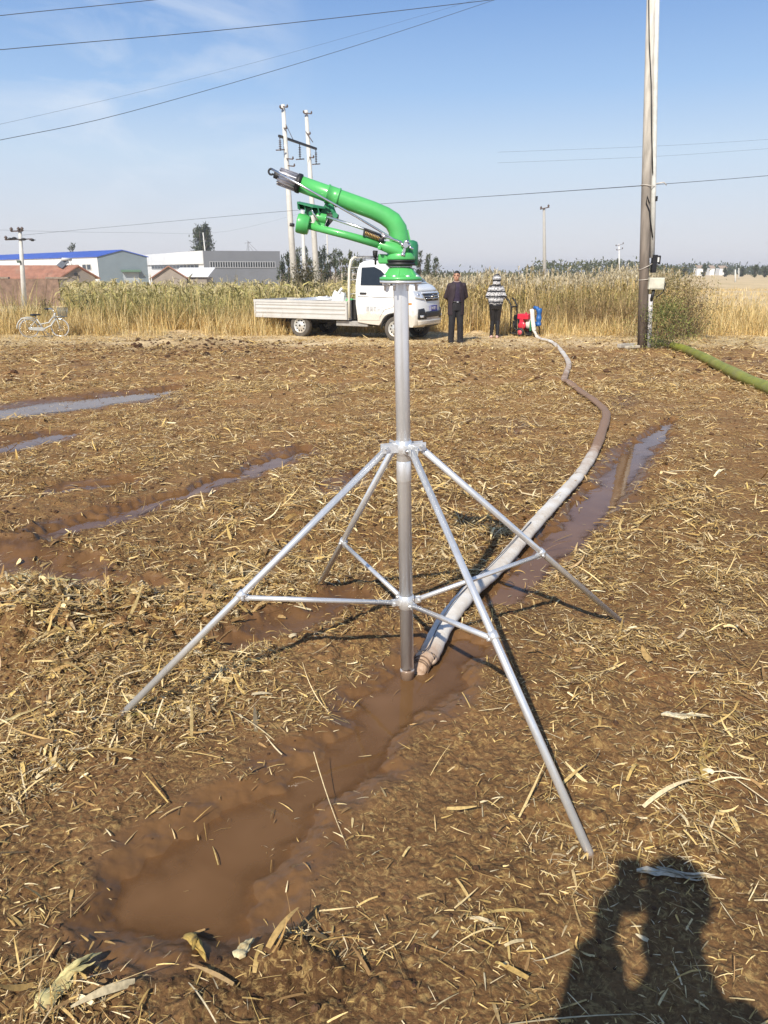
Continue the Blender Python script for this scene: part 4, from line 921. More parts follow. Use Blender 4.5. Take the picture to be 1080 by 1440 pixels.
mb = MB(); mb.prism([rc + bdn * .028 - bd * .014, rc + bdn * .028 + bd * .018, rc + bdn * .085 + bd * .030, rc + bdn * .092 - bd * .002], V3((0, .014, 0))); mb.tube([rc + bdn * .062 - V3((0, .03, 0)) - bd * .03, rc + bdn * .062 + V3((0, .01, 0)) - bd * .03], .010, 10); mb.tube([rc + bdn * .03 + bd * .0 + V3((0, -.012, 0)), rc + bdn * .065 - bd * .03 + V3((0, -.015, 0))], .009, 8)
mb.build('arm_bracket', m_dgreen, spr, OFF)
# nozzle
mb = MB(); mb.lathe([(.026, -.004), (.0335, -.003), (.0345, .004), (.0335, .012), (.026, .013)], tip, bd, 32); mb.build('nozzle_collar', m_rubber, spr, OFF)
mb = MB(); mb.lathe([(.020, .012), (.0285, .013), (.0275, .072), (.0185, .078), (.016, .078), (.012, .070), (.011, .03), (.001, .03)], tip, bd, 30)
u1 = V3((0, 1, 0)); u2 = bd.cross(u1)
for k in range(16):
    a = 2 * math.pi * k / 16; d = u1 * math.cos(a) + u2 * math.sin(a); mb.bar(tip + bd * .015 + d * .0285, tip + bd * .080 + d * .0275, .0035, .007, d)
mb.build('nozzle', m_alu, spr, OFF)
MB().lathe([(.001, .074), (.0115, .074), (.0135, .082), (.0125, .098), (.009, .098), (.009, .08), (.001, .079)], tip - u2 * 0 , bd, 18).build('nozzle_tip', m_rubber, spr, OFF)
# long rod in front of the barrel, with a hook
fy = -.044
hk = g(379.5, 238, fy); MB().tube([g(382, 237.6, fy), g(440, 270, fy), g(500, 304, fy), g(566, 344, fy)], .0042, 10).build('control_rod', m_chrome, spr, OFF)
hc = g(381.5, 241.5, fy); MB().tube([hc + V3((math.cos(a), 0, math.sin(a))) * .0095 for a in [R(80 + k * 20) for k in range(13)]], .0036, 8).build('hook', m_rubber, spr, OFF)
# drive arm
fy2 = -.03
a0, a1, a2 = g(560, 352, fy2), g(537, 344.5, fy2), g(432, 317, fy2)
MB().tube([g(535, 344, fy2), g(490, 331.5, fy2), a2], [.0155, .0135, .0125], 16).build('drive_arm', m_green, spr, OFF)
mb = MB(); mb.tube([g(566, 356, fy2), g(550, 349.5, fy2), g(533, 343.5, fy2)], [.021, .020, .017], 16); mb.prism([g(541, 339, fy2 - .012), g(562, 340, fy2 - .012), g(572, 352, fy2 - .012), g(560, 361, fy2 - .012), g(538, 352, fy2 - .012)], V3((0, .03, 0))); mb.cyl(g(533.5, 348.5, fy2 - .022), g(533.5, 348.5, fy2 + .02), .007, n=12); mb.build('arm_knuckle', m_green, spr, OFF, bevel=.003)
ad_ = (g(420, 314, fy2) - g(440, 319, fy2)).normalized()
wc = g(427, 315.5, fy2)
mb = MB(); mb.lathe([(0, -.020), (.030, -.020), (.0325, -.017), (.0325, -.012), (.0345, -.010), (.0345, .018), (.0325, .024), (.012, .026), (0, .026)], wc, ad_, 30); mb.build('counterweight', m_green, spr, OFF)
mb = MB(); mb.cyl(g(445, 305, fy2 + .005), g(459, 308, fy2 + .005), .0165, n=18); mb.prism([g(446, 306, fy2), g(459, 308, fy2), g(455, 321, fy2), g(438, 319, fy2)], V3((0, .018, 0))); mb.cyl(g(432, 305, fy2), g(434, 313, fy2), .013, n=14); mb.build('arm_boss', m_green, spr, OFF, bevel=.002)
mb = MB(); mb.cyl(g(459, 303, fy2 + .02), g(476, 306, fy2 + .02), .0105, n=14); mb.prism([g(462, 306, fy2 + .015), g(470, 308, fy2 + .015), g(461, 319, fy2 + .015), g(457, 317, fy2 + .015)], V3((0, .008, 0))); mb.build('bumper', m_rubber, spr, OFF)
# deflector
mb = MB(); dz0 = [g(417.5, 283.5, -.055), g(421, 283.2, .03), g(454, 290, .045), g(457.5, 291, -.03), g(440, 289.5, -.06)]
mb.prism(dz0, V3((0, 0, -.006)))
for uu, v0 in ((418.5, 284.5), (427, 286.5), (436, 288.5), (446, 290.5)):
    mb.prism([g(uu, v0, -.05), g(uu, v0, .03), g(uu + 3, v0 + 11, .025), g(uu + 2, v0 + 11, -.045)], V3((.004, 0, 0)))
mb.prism([g(418, 284, .03), g(456, 291, .045), g(452, 299, .035), g(421, 293.5, .028)], V3((0, .005, 0))); mb.prism([g(417.5, 283.5, -.055), g(421, 283.2, .03), g(421, 294, .028), g(418.5, 294, -.05)], V3((.004, 0, 0)))
mb.build('deflector', m_dgreen, spr, OFF)
mb = MB(); mb.bar(g(433, 292, -.02), g(431, 307, -.02), .014, .018); mb.bar(g(443, 296, -.01), g(447, 307, -.01), .008, .014); mb.cyl(g(437, 300, -.04), g(437, 300, .02), .008, n=12); mb.build('deflector_bracket', m_dgreen, spr, OFF)
MB().tube([g(438, 291, -.045), g(440, 299, -.045), g(447, 310, -.045)], .004, 8).build('link_rod', m_chrome, spr, OFF)
# spring rod
MB().tube([g(459, 304.5, fy), g(516, 323.5, fy), g(565, 341, fy)], .0052, 10).build('spring_rod', m_chrome, spr, OFF)
mb = MB(); sA, sB = g(513, 327.5, fy), g(538, 337.5, fy); sd_ = (sB - sA).normalized(); su = V3((0, 1, 0)); sw = sd_.cross(su); Ls = (sB - sA).length
mb.tube([sA + sd_ * (Ls * k / 120) + (su * math.cos(k * .62) + sw * math.sin(k * .62)) * .0085 for k in range(121)], .0021, 6); mb.build('spring', m_brass, spr, OFF)
mb = MB(); mb.cyl(sA, sB, .0055, n=10); mb.bar(g(513, 321, fy), g(511.5, 332, fy), .014, .007); mb.cyl(g(533, 336, fy), g(540, 338.5, fy), .011, n=12); mb.tube([g(514, 322, fy - .008), g(536, 331.5, fy - .008)], .0035, 8); mb.build('spring_holder', m_rubber, spr, OFF)
mb = MB(); mb.cyl(g(537, 331, fy), g(544, 334.5, fy), .0075, n=12); mb.build('rod_end', m_alu, spr, OFF)
# linkage on the right side
lk = -.05
mb = MB(); c = g(570.5, 345, lk)
mb.cyl(c - V3((0, .010, 0)), c + V3((0, .03, 0)), .0095, n=12); mb.cyl(g(565, 346, lk), g(577, 344, lk), .006, n=10); mb.bar(g(569, 349, lk), g(567, 357, lk), .010, .010); mb.cyl(g(564, 357.5, lk), g(569, 358.5, lk), .009, n=10); mb.tube([g(575, 347, lk), g(581, 350.5, lk)], .0048, 8); mb.cyl(g(568, 340.5, lk), g(575, 339.5, lk), .0065, n=8); mb.ball(g(566, 344, lk), .008); mb.build('linkage', m_chrome, spr, OFF)
mb = MB(); mb.tube([g(527, 353, -.02), g(528, 362, -.02)], .0085, 10); mb.tube([g(528, 362, -.02), g(528, 372, -.01)], .004, 8); mb.cyl(g(524.5, 355.5, -.02), g(531, 356, -.02), .009, n=10); mb.build('stop_pin', m_rubber, spr, OFF)
mb = MB(); mb.prism([g(531, 357, -.02), g(556, 358, -.02), g(556, 371, -.02), g(532, 371, -.02)], V3((0, .05, 0))); mb.build('swivel_bracket', m_green, spr, OFF, bevel=.006)
# ------------------------------------------------------------------ hoses
def catmull(P, n):
    Q = []
    for i in range(len(P) - 1):
        p0, p1, p2, p3 = P[max(i - 1, 0)], P[i], P[i + 1], P[min(i + 2, len(P) - 1)]
        for k in range(n):
            f = k / n; Q.append(.5 * ((2 * p1) + (p2 - p0) * f + (2 * p0 - 5 * p1 + 4 * p2 - p3) * f * f + (3 * p1 - p0 - 3 * p2 + p3) * f ** 3))
    return Q + [P[-1]]
mh, nt, b = nodes('white_lay_flat_hose')
geo = N(nt, 'ShaderNodeNewGeometry')
n_ = N(nt, 'ShaderNodeTexNoise', Scale=5.0, Detail=9.0, Roughness=.7); nt.links.new(geo.outputs['Position'], n_.inputs['Vector'])
a_ = N(nt, 'ShaderNodeAttribute', attribute_name='mud').outputs['Fac']
sm_ = N(nt, 'ShaderNodeMath', operation='ADD'); nt.links.new(n_.outputs['Fac'], sm_.inputs[0]); nt.links.new(a_, sm_.inputs[1])
c_ = ramp(nt, sm_.outputs[0], [(.50, (.74, .72, .68)), (.66, (.62, .56, .48)), (.95, (.40, .27, .18)), (1.25, (.27, .165, .10))])
w_ = N(nt, 'ShaderNodeTexNoise', Scale=120.0, Detail=2.0); nt.links.new(geo.outputs['Position'], w_.inputs['Vector'])
bp = N(nt, 'ShaderNodeBump', Strength=.35, Distance=.004); nt.links.new(w_.outputs['Fac'], bp.inputs['Height']); nt.links.new(bp.outputs[0], b.inputs['Normal'])
nt.links.new(c_, b.inputs['Base Color']); b.inputs['Roughness'].default_value = .6
HP = [(762, 477), (772, 480.5), (781, 485), (791, 496), (799.5, 512), (796, 527), (793, 537), (800, 543), (815, 552), (832, 565), (848, 578), (852, 590), (847, 610), (836, 638), (815, 672), (788, 704), (748, 748), (700, 800), (660, 842), (625, 884), (603, 922)]
P = []
for u, v in HP:
    q = at(u, v + 2); P.append(V3((q.x, q.y, gz(q.x, q.y) + .038)))
pumpP = at(748, 474); hose_top = V3((pumpP.x, pumpP.y + .15, .72))
YP = pumpP.y - .28
pre = [atY(748.5, 436, YP) + V3((0, .12, -.02)), atY(748.3, 437, YP), atY(748.8, 446, YP), atY(750, 457, YP), atY(752, 467, YP), atY(756.5, 474.5, YP - .1)]
post = [V3((BP.x + .085, BP.y + .11, .02)), V3((BP.x + .06, BP.y + .06, -.005)), V3((BP.x + .04, BP.y + .03, -.07))]
ctrl = pre + P + post; Q = catmull(ctrl, 8)
tot = len(Q); rad = []; mudv = []
for k, q in enumerate(Q):
    t = k / (tot - 1); rr = .050 if k > 5 * 8 else .056
    rr *= 1 + .06 * math.sin(k * .9) * (1 if 5 * 8 < k < 20 * 8 else 0) + .04 * math.sin(k * 2.3)
    rr *= max(.66, 1 - .022 * max(0, k - tot + 22))
    rad.append(rr); v = proj(*q)[1]
    mudv.append(max(0, (.75 * math.exp(-((v - 568) / 34) ** 2) + .5 * math.exp(-((v - 612) / 30) ** 2) + .12 + .15 * math.exp(-((v - 520) / 16) ** 2) + .3 * float(sstep(890, 940, v)))) if q.z < .3 else -.1)
mb = MB(); mb.tube(Q, rad, 20, flat=.66); h_ = mb.build('hose', mh); fattr(h_.data, 'mud', np.repeat(mudv, 20))
tag(h_, 'long white muddy water hose snaking from the pump to the sprinkler foot', 'hose')
# thin cord along the hose near the stand
cd = []
for k, (u, v) in enumerate([(740, 748), (700, 782), (660, 822), (625, 862), (600, 893), (588, 920)]):
    q = at(u, v); best = min(Q, key=lambda s: (s.x - q.x) ** 2 + (s.y - q.y) ** 2); cd.append(V3((best.x - .012 - .006 * math.sin(k), best.y - .01, best.z + .041 + .004 * (k % 2))))
cd.append(V3((BP.x + .045, BP.y + .05, .085)))
c_o = MB().tube(catmull(cd, 6), .0028, 6).build('cord', mat('dark_cord', (.10, .085, .08), .7)); tag(c_o, 'thin dark cord lying along the white hose near the stand', 'cord')
mb = MB(); q = Q[-10]; d = (Q[-9] - Q[-11]).normalized()
for s in (-.012, .006, .016): mb.tube([q + d * s + (V3((-d.y, d.x, 0)) * math.cos(a) * .052 + V3((0, 0, 1)) * math.sin(a) * .038) for a in [k * math.pi / 9 for k in range(18)]], .0032, 5, closed=True)
tag(mb.build('tie_wire', mat('rusty_wire', (.20, .13, .09), .6, .5)), 'rusty tie wire wrapped round the white hose end', 'wire tie')
m_gh = mat('green_hose_skin', (.24, .25, .032), .55, var=.25, scale=4, dirt=(.33, .25, .13), dirt_amt=.7, bump=.3, bscale=25)
P = []
for u, v in [(925, 484), (948, 489), (975, 499), (1010, 517), (1045, 535), (1085, 554), (1140, 585), (1230, 640)]:
    q = at(u, v + 3); P.append(V3((q.x, q.y, gz(q.x, q.y) + .08)))
Q2 = catmull(P, 8); tag(MB().tube(Q2, [.105 * (1 + .05 * math.sin(k * .7)) for k in range(len(Q2))], 18, flat=.82).build('hose', m_gh), 'fat olive green hose running from the shrub to the right edge', 'hose')
# concrete stub by the pole
q = at(880, 492); root = None
cs = empty('concrete_post', on(q, .03), R(28), 'short broken grey concrete post lying left of the nearest power pole', 'post')
mb = MB(); mb.box((0, 0, .05), (.46, .11, .09)); mb.build('shaft', mat('rough_concrete', (.40, .36, .30), .9, var=.2, bump=.5), cs, bevel=.012)
mb = MB(); mb.box((.03, -.16, .03), (.40, .09, .06)); mb.build('broken_side', mat('pale_concrete_chip', (.52, .46, .36), .9, var=.2, bump=.5), cs, bevel=.012)
# notable single husks
def husk(label, u, v, L, W, az, col, curl=.5, nm='corn_husk', cat='corn husk', up=.006):
    q = at(u, v); base = V3((q.x, q.y, gz(q.x, q.y))); rs = np.random.default_rng(int(u * 7 + v)); ac_ = Acc(); na, nb_ = 18, 9
    for k in range(3 if W > .022 else 1):
        t = np.linspace(0, 1, na)[:, None]; s = np.linspace(-1, 1, nb_)[None]
        l = L * (1 - .22 * k); off = (k % 2 * 2 - 1) * .16 * (k > 0)
        prof = np.minimum(1, (.35 + t / .22)) * np.clip(1 - t, 0, 1) ** .55 * (1 + .12 * np.sin(t * 17 + k)); w = W * .5 * (1 - .25 * k) * np.maximum(prof, .04)
        rag = 1 + .10 * vnoise(np.repeat(t * 14 + k * 9, nb_, 1), np.repeat(s * 2, na, 0), 5)
        X_ = (t - .5) * l + 0 * s; bendy = np.sin(t * 2.2 + k) * L * .10 * curl
        Y_ = s * w * rag + bendy
        tw = (t - .3) * curl * 1.6 + off * 2
        zc = (1 - s ** 2) * w * .55 + .0016 * np.sin(s * 13 + 3 * t) + .005 * np.sin(t * 9 + k * 2) * curl
        yl = Y_ - bendy; Y_ = bendy + yl * np.cos(tw) - zc * np.sin(tw); Z_ = np.abs(yl * np.sin(tw)) * .8 + zc * np.cos(tw) + up + .004 * k + .02 * curl * np.maximum(t - .6, 0) * (k + 1)
        a_ = az + off; gx = base.x + X_ * math.cos(a_) - Y_ * math.sin(a_); gy = base.y + X_ * math.sin(a_) + Y_ * math.cos(a_)
        gh = ground(np.stack([gx.ravel()]), np.stack([gy.ravel()])).reshape(gx.shape); gh = gh.mean(1, keepdims=True) * .8 + base.z * .2
        V = np.stack([gx, gy, gh + Z_], -1).reshape(1, -1, 3)
        streak = (.74 + .40 * vnoise(s * 6 + 30 + k * 7, t * 1.5, 9) + .10 * vnoise(s * 2, t * 9, 3))[..., None]
        tint = np.array(col)[None, None] * streak * (1 - .10 * k); br = np.array([.34, .22, .09]); m_ = np.clip((vnoise(t * 4 + k, s * 1.5, 8) - .62) * 2.5, 0, .6)[..., None]
        tint = tint * (1 - m_) + br * m_
        qd = [[i * nb_ + j, i * nb_ + j + 1, (i + 1) * nb_ + j + 1, (i + 1) * nb_ + j] for i in range(na - 1) for j in range(nb_ - 1)]
        ac_.add(V, qd, tint.reshape(1, -1, 3))
    o = ac_.build(nm, m_straw, None, base); o.location = base; o.data.polygons.foreach_set('use_smooth', np.ones(len(o.data.polygons), dtype=bool)); tag(o, label, cat); return o
husk('long pale corn husk lying across the photographer\'s shadow', 955, 1246, .24, .030, R(-18), (.70, .62, .46))
husk('cream corn husk on bare mud near the right edge', 966, 1016, .20, .034, R(-12), (.74, .66, .46))
husk('large twisted pale green corn husk beside the left puddle', 68, 822, .34, .075, R(14), (.64, .62, .30), .8)
husk('flat bright corn husk at the left edge below the twisted one', 18, 838, .30, .05, R(2), (.74, .72, .44))
husk('brown curled corn leaf on the right side below the cream husk', 998, 1075, .26, .030, R(62), (.46, .33, .11), 1.2, 'corn_leaf', 'corn leaf')
husk('folded golden corn husk at the lower end of the central puddle', 274, 1340, .15, .034, R(-58), (.52, .36, .10), .6)
husk('pale broad husk scrap beside the straw bundle at the bottom', 347, 1345, .09, .04, R(70), (.68, .58, .34), .4)
husk('tall folded corn husk pile in the bottom left corner', 104, 1392, .20, .06, R(60), (.60, .52, .24), .9)
husk('olive corn leaf lying at the tip of the left front leg', 205, 1004, .26, .030, R(18), (.42, .36, .12), .4, 'corn_leaf', 'corn leaf')
husk('pale stalk piece lying left of the left front leg', 35, 1012, .32, .018, R(40), (.60, .50, .26), .1, 'corn_stalk', 'corn stalk')
# ------------------------------------------------------------------ pickup truck
m_paint = mat('white_car_paint', (.78, .79, .79), .28, var=.03, scale=2, coat=.5, dirt=(.62, .57, .50), dirt_amt=.35)
splash(m_paint, .45, 1.0, (.50, .41, .29), 5, .55)
m_bed = mat('worn_white_bed', (.52, .51, .49), .5, var=.08, scale=3, dirt=(.40, .35, .29), dirt_amt=.5)
m_tyre = mat('dusty_tyre', (.10, .088, .075), .9, var=.3, scale=6)
m_rim = mat('silver_rim', (.62, .62, .60), .4, .4)
splash(m_rim, .0, .5, (.40, .32, .22), 9, .7)
m_under = mat('black_underbody', (.022, .021, .02), .85)
m_plast = mat('black_plastic', (.025, .025, .027), .45)
m_lamp = mat('headlight_glass', (.75, .77, .80), .08, .35, coat=1.0)
m_plate = mat('blue_plate', (.035, .05, .38), .4)
m_wplast = mat('white_plate_mark', (.8, .8, .8), .5)
fw = at(557, 479.5); rw = at(424, 473.5)
hd = (fw - rw); wb = hd.length; hd.normalize(); left = V3((-hd.y, hd.x, 0))
org = fw + left * .70
TZ = gz(fw.x, fw.y) - .01
trk = empty('pickup_truck', V3((org.x, org.y, TZ)), math.atan2(hd.y, hd.x), 'white single cab pickup truck with a dropside bed parked on the dry track', 'truck')
print('wheelbase', wb)
prof = [(-1.10, .44), (-1.14, .9), (-1.14, 1.35), (-1.12, 1.75), (-1.07, 1.90), (-.95, 1.955), (-.72, 1.975), (-.5, 1.955), (-.36, 1.895), (-.2, 1.77), (.0, 1.61), (.24, 1.415), (.32, 1.385), (.45, 1.34), (.56, 1.27), (.63, 1.18), (.675, 1.05), (.70, .88), (.725, .72), (.735, .55), (.72, .42), (.66, .36), (.42, .36)]
arch = [(.385 * math.cos(R(a)), .31 + .385 * math.sin(R(a))) for a in range(8, 173, 15)]
full = prof + arch + [(-.42, .38), (-.75, .40)]
def Wz(z): return .76 if z < .45 else (.76 + (.795 - .76) * min(1, (z - .45) / .3) if z < 1.35 else .795 - .14 * ((z - 1.35) / .62) ** 1.15)
def bend(x, f): return x - (.17 * abs(f) ** 3.2 * min(1, max(0, (x - .1) / .5)) if x > .1 else 0) - (.05 * abs(f) ** 3 if x > -.5 and x <= .1 else 0)
cen = (-.2, 1.0)
rings = []
for f in (-1, -.965, -.85, -.6, -.3, 0, .3, .6, .85, .965, 1):
    ring = []
    for (x, z) in full:
        if abs(f) == 1 and z > .37:
            x = cen[0] + (x - cen[0]) * .975; z = cen[1] + (z - cen[1]) * .985
        ring.append((bend(x, f), f * Wz(z), z))
    rings.append(ring)
mb = MB(); mb.loft(rings); cab = mb.build('cab', m_paint, trk)
fzs = [(.36, .66), (.42, .72), (.55, .735), (.72, .725), (.88, .70), (1.05, .675), (1.18, .63), (1.27, .56), (1.34, .45)]
def fx(z): return float(np.interp(z, [a for a, _ in fzs], [b_ for _, b_ in fzs]))
def front(name, quad, m, parent, off=.008, n=6, k=4):       # quad of (y, z): lower-left, lower-right, upper-right, upper-left
    rows = []
    for j in range(k + 1):
        t = j / k; a = V3((*quad[0], 0)).lerp(V3((*quad[3], 0)), t); c = V3((*quad[1], 0)).lerp(V3((*quad[2], 0)), t)
        rows.append([(bend(fx(a.lerp(c, i / n).y), a.lerp(c, i / n).x / .795) + off, a.lerp(c, i / n).x, a.lerp(c, i / n).y) for i in range(n + 1)])
    mb = MB(); mb.loft(rows, cap=False, closed=False); return mb.build(name, m, parent, solid=.014)
gr = front('grille', [(-.36, .99), (.36, .99), (.46, 1.17), (-.46, 1.17)], m_plast, trk, .010, 10)
for z in (1.05, 1.105): front('grille_bar', [(-.36 - (z - 1) * .5, z - .008), (.36 + (z - 1) * .5, z - .008), (.36 + (z - 1) * .5, z + .008), (-.36 - (z - 1) * .5, z + .008)], m_chrome, gr, .024, 10, 1)
front('grille_surround', [(-.47, 1.165), (.47, 1.165), (.48, 1.185), (-.48, 1.185)], m_chrome, trk, .016, 10, 1)
mb = MB(); mb.tube([(.70, .075 * math.cos(a), 1.085 + .055 * math.sin(a)) for a in [k * math.pi / 8 for k in range(16)]], .012, 6, closed=True); mb.bar((.70, -.05, 1.085), (.70, .05, 1.085), .012, .02); mb.build('badge', m_chrome, gr)
for s in (-1, 1):
    hl = front('headlight', [(s * .44, 1.02), (s * .735, 1.06), (s * .765, 1.24), (s * .50, 1.20)], m_lamp, trk, .010, 6)
    mb = MB(); yy = s * .60; mb.ball((bend(fx(1.13), .60 / .795) - .02, yy, 1.13), (.045, .06, .055)); mb.build('bulb_reflector', m_chrome, hl)
    fg = front('fog_light_bezel', [(s * .42, .56), (s * .73, .56), (s * .70, .80), (s * .50, .82)], m_plast, trk, .010, 6)
    front('fog_light', [(s * .55, .595), (s * .66, .595), (s * .67, .65), (s * .54, .65)], m_lamp, fg, .026, 3)
front('lower_intake', [(-.42, .60), (.42, .60), (.44, .74), (-.44, .74)], m_plast, trk, .010, 8)
front('bumper_lip', [(-.70, .40), (.70, .40), (.73, .53), (-.73, .53)], m_paint, trk, .022, 12)
pl = MB(); pl.box((.725, .0, .81), (.012, .44, .14)); plate = pl.build('number_plate', m_plate, trk, bevel=.004)
RM = Matrix.Translation((.733, 0, .81)) @ Matrix.Rotation(R(90), 4, 'Z') @ Matrix.Rotation(R(90), 4, 'X')
mb = MB(); mb.box((.7325, -.19, .81), (.006, .035, .13)); mb.build('plate_edge', m_wplast, plate)
text_mesh('plate_lettering', 'N·I0E1', .115, m_wplast, plate, RM)
# windscreen
rows = []
for j in range(6):
    t = .06 + .88 * j / 5; x = -.36 + .60 * t; z = 1.895 - .48 * t + .012
    row = []
    for i in range(9):
        f = -.86 + 1.72 * i / 8; row.append((bend(x, f) + .012, f * Wz(z), z + .004))
    rows.append(row)
mb = MB(); mb.loft(rows, cap=False, closed=False); mb.build('windscreen', m_glass, trk, solid=.006)
mb = MB(); mb.bar((.22, -.35, 1.455), (-.02, .05, 1.665), .012, .012); mb.bar((.22, .15, 1.455), (-.02, .5, 1.655), .012, .012); mb.build('wiper', m_plast, trk)
rows = [[(bend(x, f) + .0, f * Wz(z), z + .006) for f in [-.8 + 1.6 * i / 8 for i in range(9)]] for x, z in ((.26, 1.408), (.31, 1.392))]
mb = MB(); mb.loft(rows, cap=False, closed=False); mb.build('cowl', m_plast, trk, solid=.004)
rows = [[(bend(x, f) + .002, f * Wz(z), z + .010) for f in [-.84 + 1.68 * i / 10 for i in range(11)]] for x, z in ((.32, 1.385), (.45, 1.34), (.55, 1.275), (.60, 1.215))]
mb = MB(); mb.loft(rows, cap=False, closed=False); mb.build('bonnet', m_paint, trk, solid=.012)
DOOR = [(-1.05, .50), (-1.07, 1.33), (-1.05, 1.72), (-1.0, 1.86), (-.55, 1.87), (-.36, 1.78), (-.02, 1.50), (.06, 1.38), (.06, .98), (-.06, .84), (-.30, .77), (-.42, .60), (-.44, .50)]
WIN = [(-.97, 1.37), (-.985, 1.80), (-.62, 1.815), (-.42, 1.73), (-.10, 1.46), (-.05, 1.37)]
for s in (-1, 1):
    dr = MB(); dr.prism([(x, s * (Wz(z) - .004), z) for x, z in DOOR], V3((0, s * .014, 0))); door = dr.build('door', m_paint, trk, bevel=.006)
    w = MB(); w.prism([(x, s * (Wz(z) + .009), z) for x, z in WIN], V3((0, s * .006, 0))); w.build('window', m_glass, door)
    mb = MB(); mb.bar((-.99, s * .815, 1.17), (-.80, s * .815, 1.17), .02, .045); mb.build('handle', m_plast, door, bevel=.006)
    mb = MB(); mb.bar((-1.06, s * .806, 1.10), (.05, s * .806, 1.075), .006, .014); mb.build('crease_shade', mat('panel_shadow', (.45, .45, .45), .5), door)  # flat grey strip: shade line of the door crease put in as colour
    mi = MB(); mi.loft([[(-.20 + .085 * math.cos(a) * k - (1 - k) * .02, s * (.86 + .11 * math.cos(0) * .9), 0) for a in (0,)] for k in (1,)], cap=False, closed=False) if False else None
    mi = MB(); mi.ball((-.20, s * .93, 1.46), (.075, .105, .115), 12, 8); mi.bar((-.14, s * .80, 1.40), (-.17, s * .88, 1.43), .05, .05); mi.build('mirror', m_paint, door)
    mi = MB(); mi.ball((-.225, s * .93, 1.46), (.058, .09, .10), 12, 8); mi.build('mirror_glass', m_plast, door)
    am = MB(); am.tube([(.385 * math.cos(R(a)) * 1.0, s * .772, .31 + .385 * math.sin(R(a))) for a in range(0, 181, 12)], .022, 8); am.build('wheel_arch_trim', m_plast, trk)
    mb = MB(); mb.box((.43, s * .796, .93), (.10, .008, .045)); mb.build('indicator', mat('amber_lens', (.5, .22, .04), .2), trk)
# faded lettering on the near door
mb = MB()
for k in range(5):
    x = -.80 + k * .105
    for dx, h in ((0, .13), (.03, .11), (.06, .13)): mb.box((x + dx, -.8065, .80), (.012, .003, h))
    mb.box((x + .03, -.8065, .83 - (k % 2) * .05), (.07, .003, .012))
mb.build('door_lettering', mat('faded_grey_print', (.55, .55, .56), .6), trk)
mb = MB(); mb.box((-.65, -.55, 1.975), (.14, .03, .06)); mb.build('roof_marker', m_plast, trk)
# roof rack and head board behind the cab
m_rack = mat('cream_rack_paint', (.70, .67, .58), .5, var=.08)
HB = -wb + 1.52      # front of the bed
for s in (-1, 1):
    MB().tube([(HB + .05, s * .80, .55), (HB + .05, s * .80, 1.30), (HB + .06, s * .785, 1.75), (HB + .10, s * .76, 1.97), (HB + .17, s * .70, 2.05)], .035, 8).build('rack_post', m_rack, trk)
MB().tube([(HB + .17, -.70, 2.05), (HB + .17, .70, 2.05)], .025, 8).build('rack_rail', m_rack, trk)
for z in (1.15, 1.5, 1.8): MB().tube([(HB + .06, -.78, z), (HB + .06, .78, z)], .016, 6).build('rack_rail', m_rack, trk)
rk = MB()
for s in (-1, 1): rk.tube([(HB + .17, s * .62, 2.07), (-.68, s * .58, 2.07)], .014, 6)
for x in (HB + .3, -.95, -.70): rk.tube([(x, -.6, 2.07), (x, .6, 2.07)], .012, 6)
for x in (HB + .35, -.95, -.70):
    for s in (-1, 1): rk.tube([(x, s * .6, 1.95), (x, s * .6, 2.07)], .014, 6)
rk.build('roof_rack', m_steel_d, trk)
# bed
BR = HB - 2.98; bz0, bz1 = .50, .97
mb = MB(); mb.box(((HB + BR) / 2, 0, bz0 + .02), (HB - BR, 1.56, .06)); mb.build('bed_floor', m_bed, trk)
for s in (-1, 1):
    sp_ = MB(); y = s * .80
    sp_.box(((HB + BR) / 2, y, (bz0 + bz1) / 2), (HB - BR - .02, .022, bz1 - bz0))
    for z in (bz0 + .03, bz1 - .035): sp_.box(((HB + BR) / 2, y + s * .018, z), (HB - BR, .022, .065))
    for z in (bz0 + .15, bz0 + .265, bz0 + .36): sp_.prism([(BR + .06, y + s * .011, z - .035), (BR + .06, y + s * .027, z - .018), (BR + .06, y + s * .027, z + .018), (BR + .06, y + s * .011, z + .035)], V3((HB - BR - .12, 0, 0)))
    for x in (BR + .03, HB - .03): sp_.box((x, y + s * .019, (bz0 + bz1) / 2), (.05, .024, bz1 - bz0))
    sp_.build('side_panel', m_bed, trk, bevel=.004)
mb = MB(); mb.box((BR, 0, (bz0 + bz1) / 2), (.024, 1.58, bz1 - bz0)); mb.box((BR - .015, 0, bz1 - .03), (.02, 1.6, .06)); mb.build('tailgate', m_bed, trk)
mb = MB(); mb.box((HB, 0, bz0 + .24), (.03, 1.56, .5)); mb.build('front_board', m_bed, trk)
mb = MB(); mb.box((-wb / 2 - .1, 0, .43), (wb + 1.6, .75, .12)); mb.box((-.5, 0, .40), (1.1, 1.3, .10)); mb.box((HB + .08, 0, .75), (.12, 1.2, .5)); mb.tube([(-wb, -.6, .31), (-wb, .6, .31)], .05, 8); mb.ball((-wb, 0, .31), .13); mb.box((-wb, 0, .44), (.9, 1.2, .06)); mb.build('chassis', m_under, trk)
mb = MB(); mb.box((HB - .55 + .62, -.60, .40), (.95, .22, .13)); mb.build('tool_box', mat('dusty_steel', (.38, .37, .35), .6, .3), trk, bevel=.01)
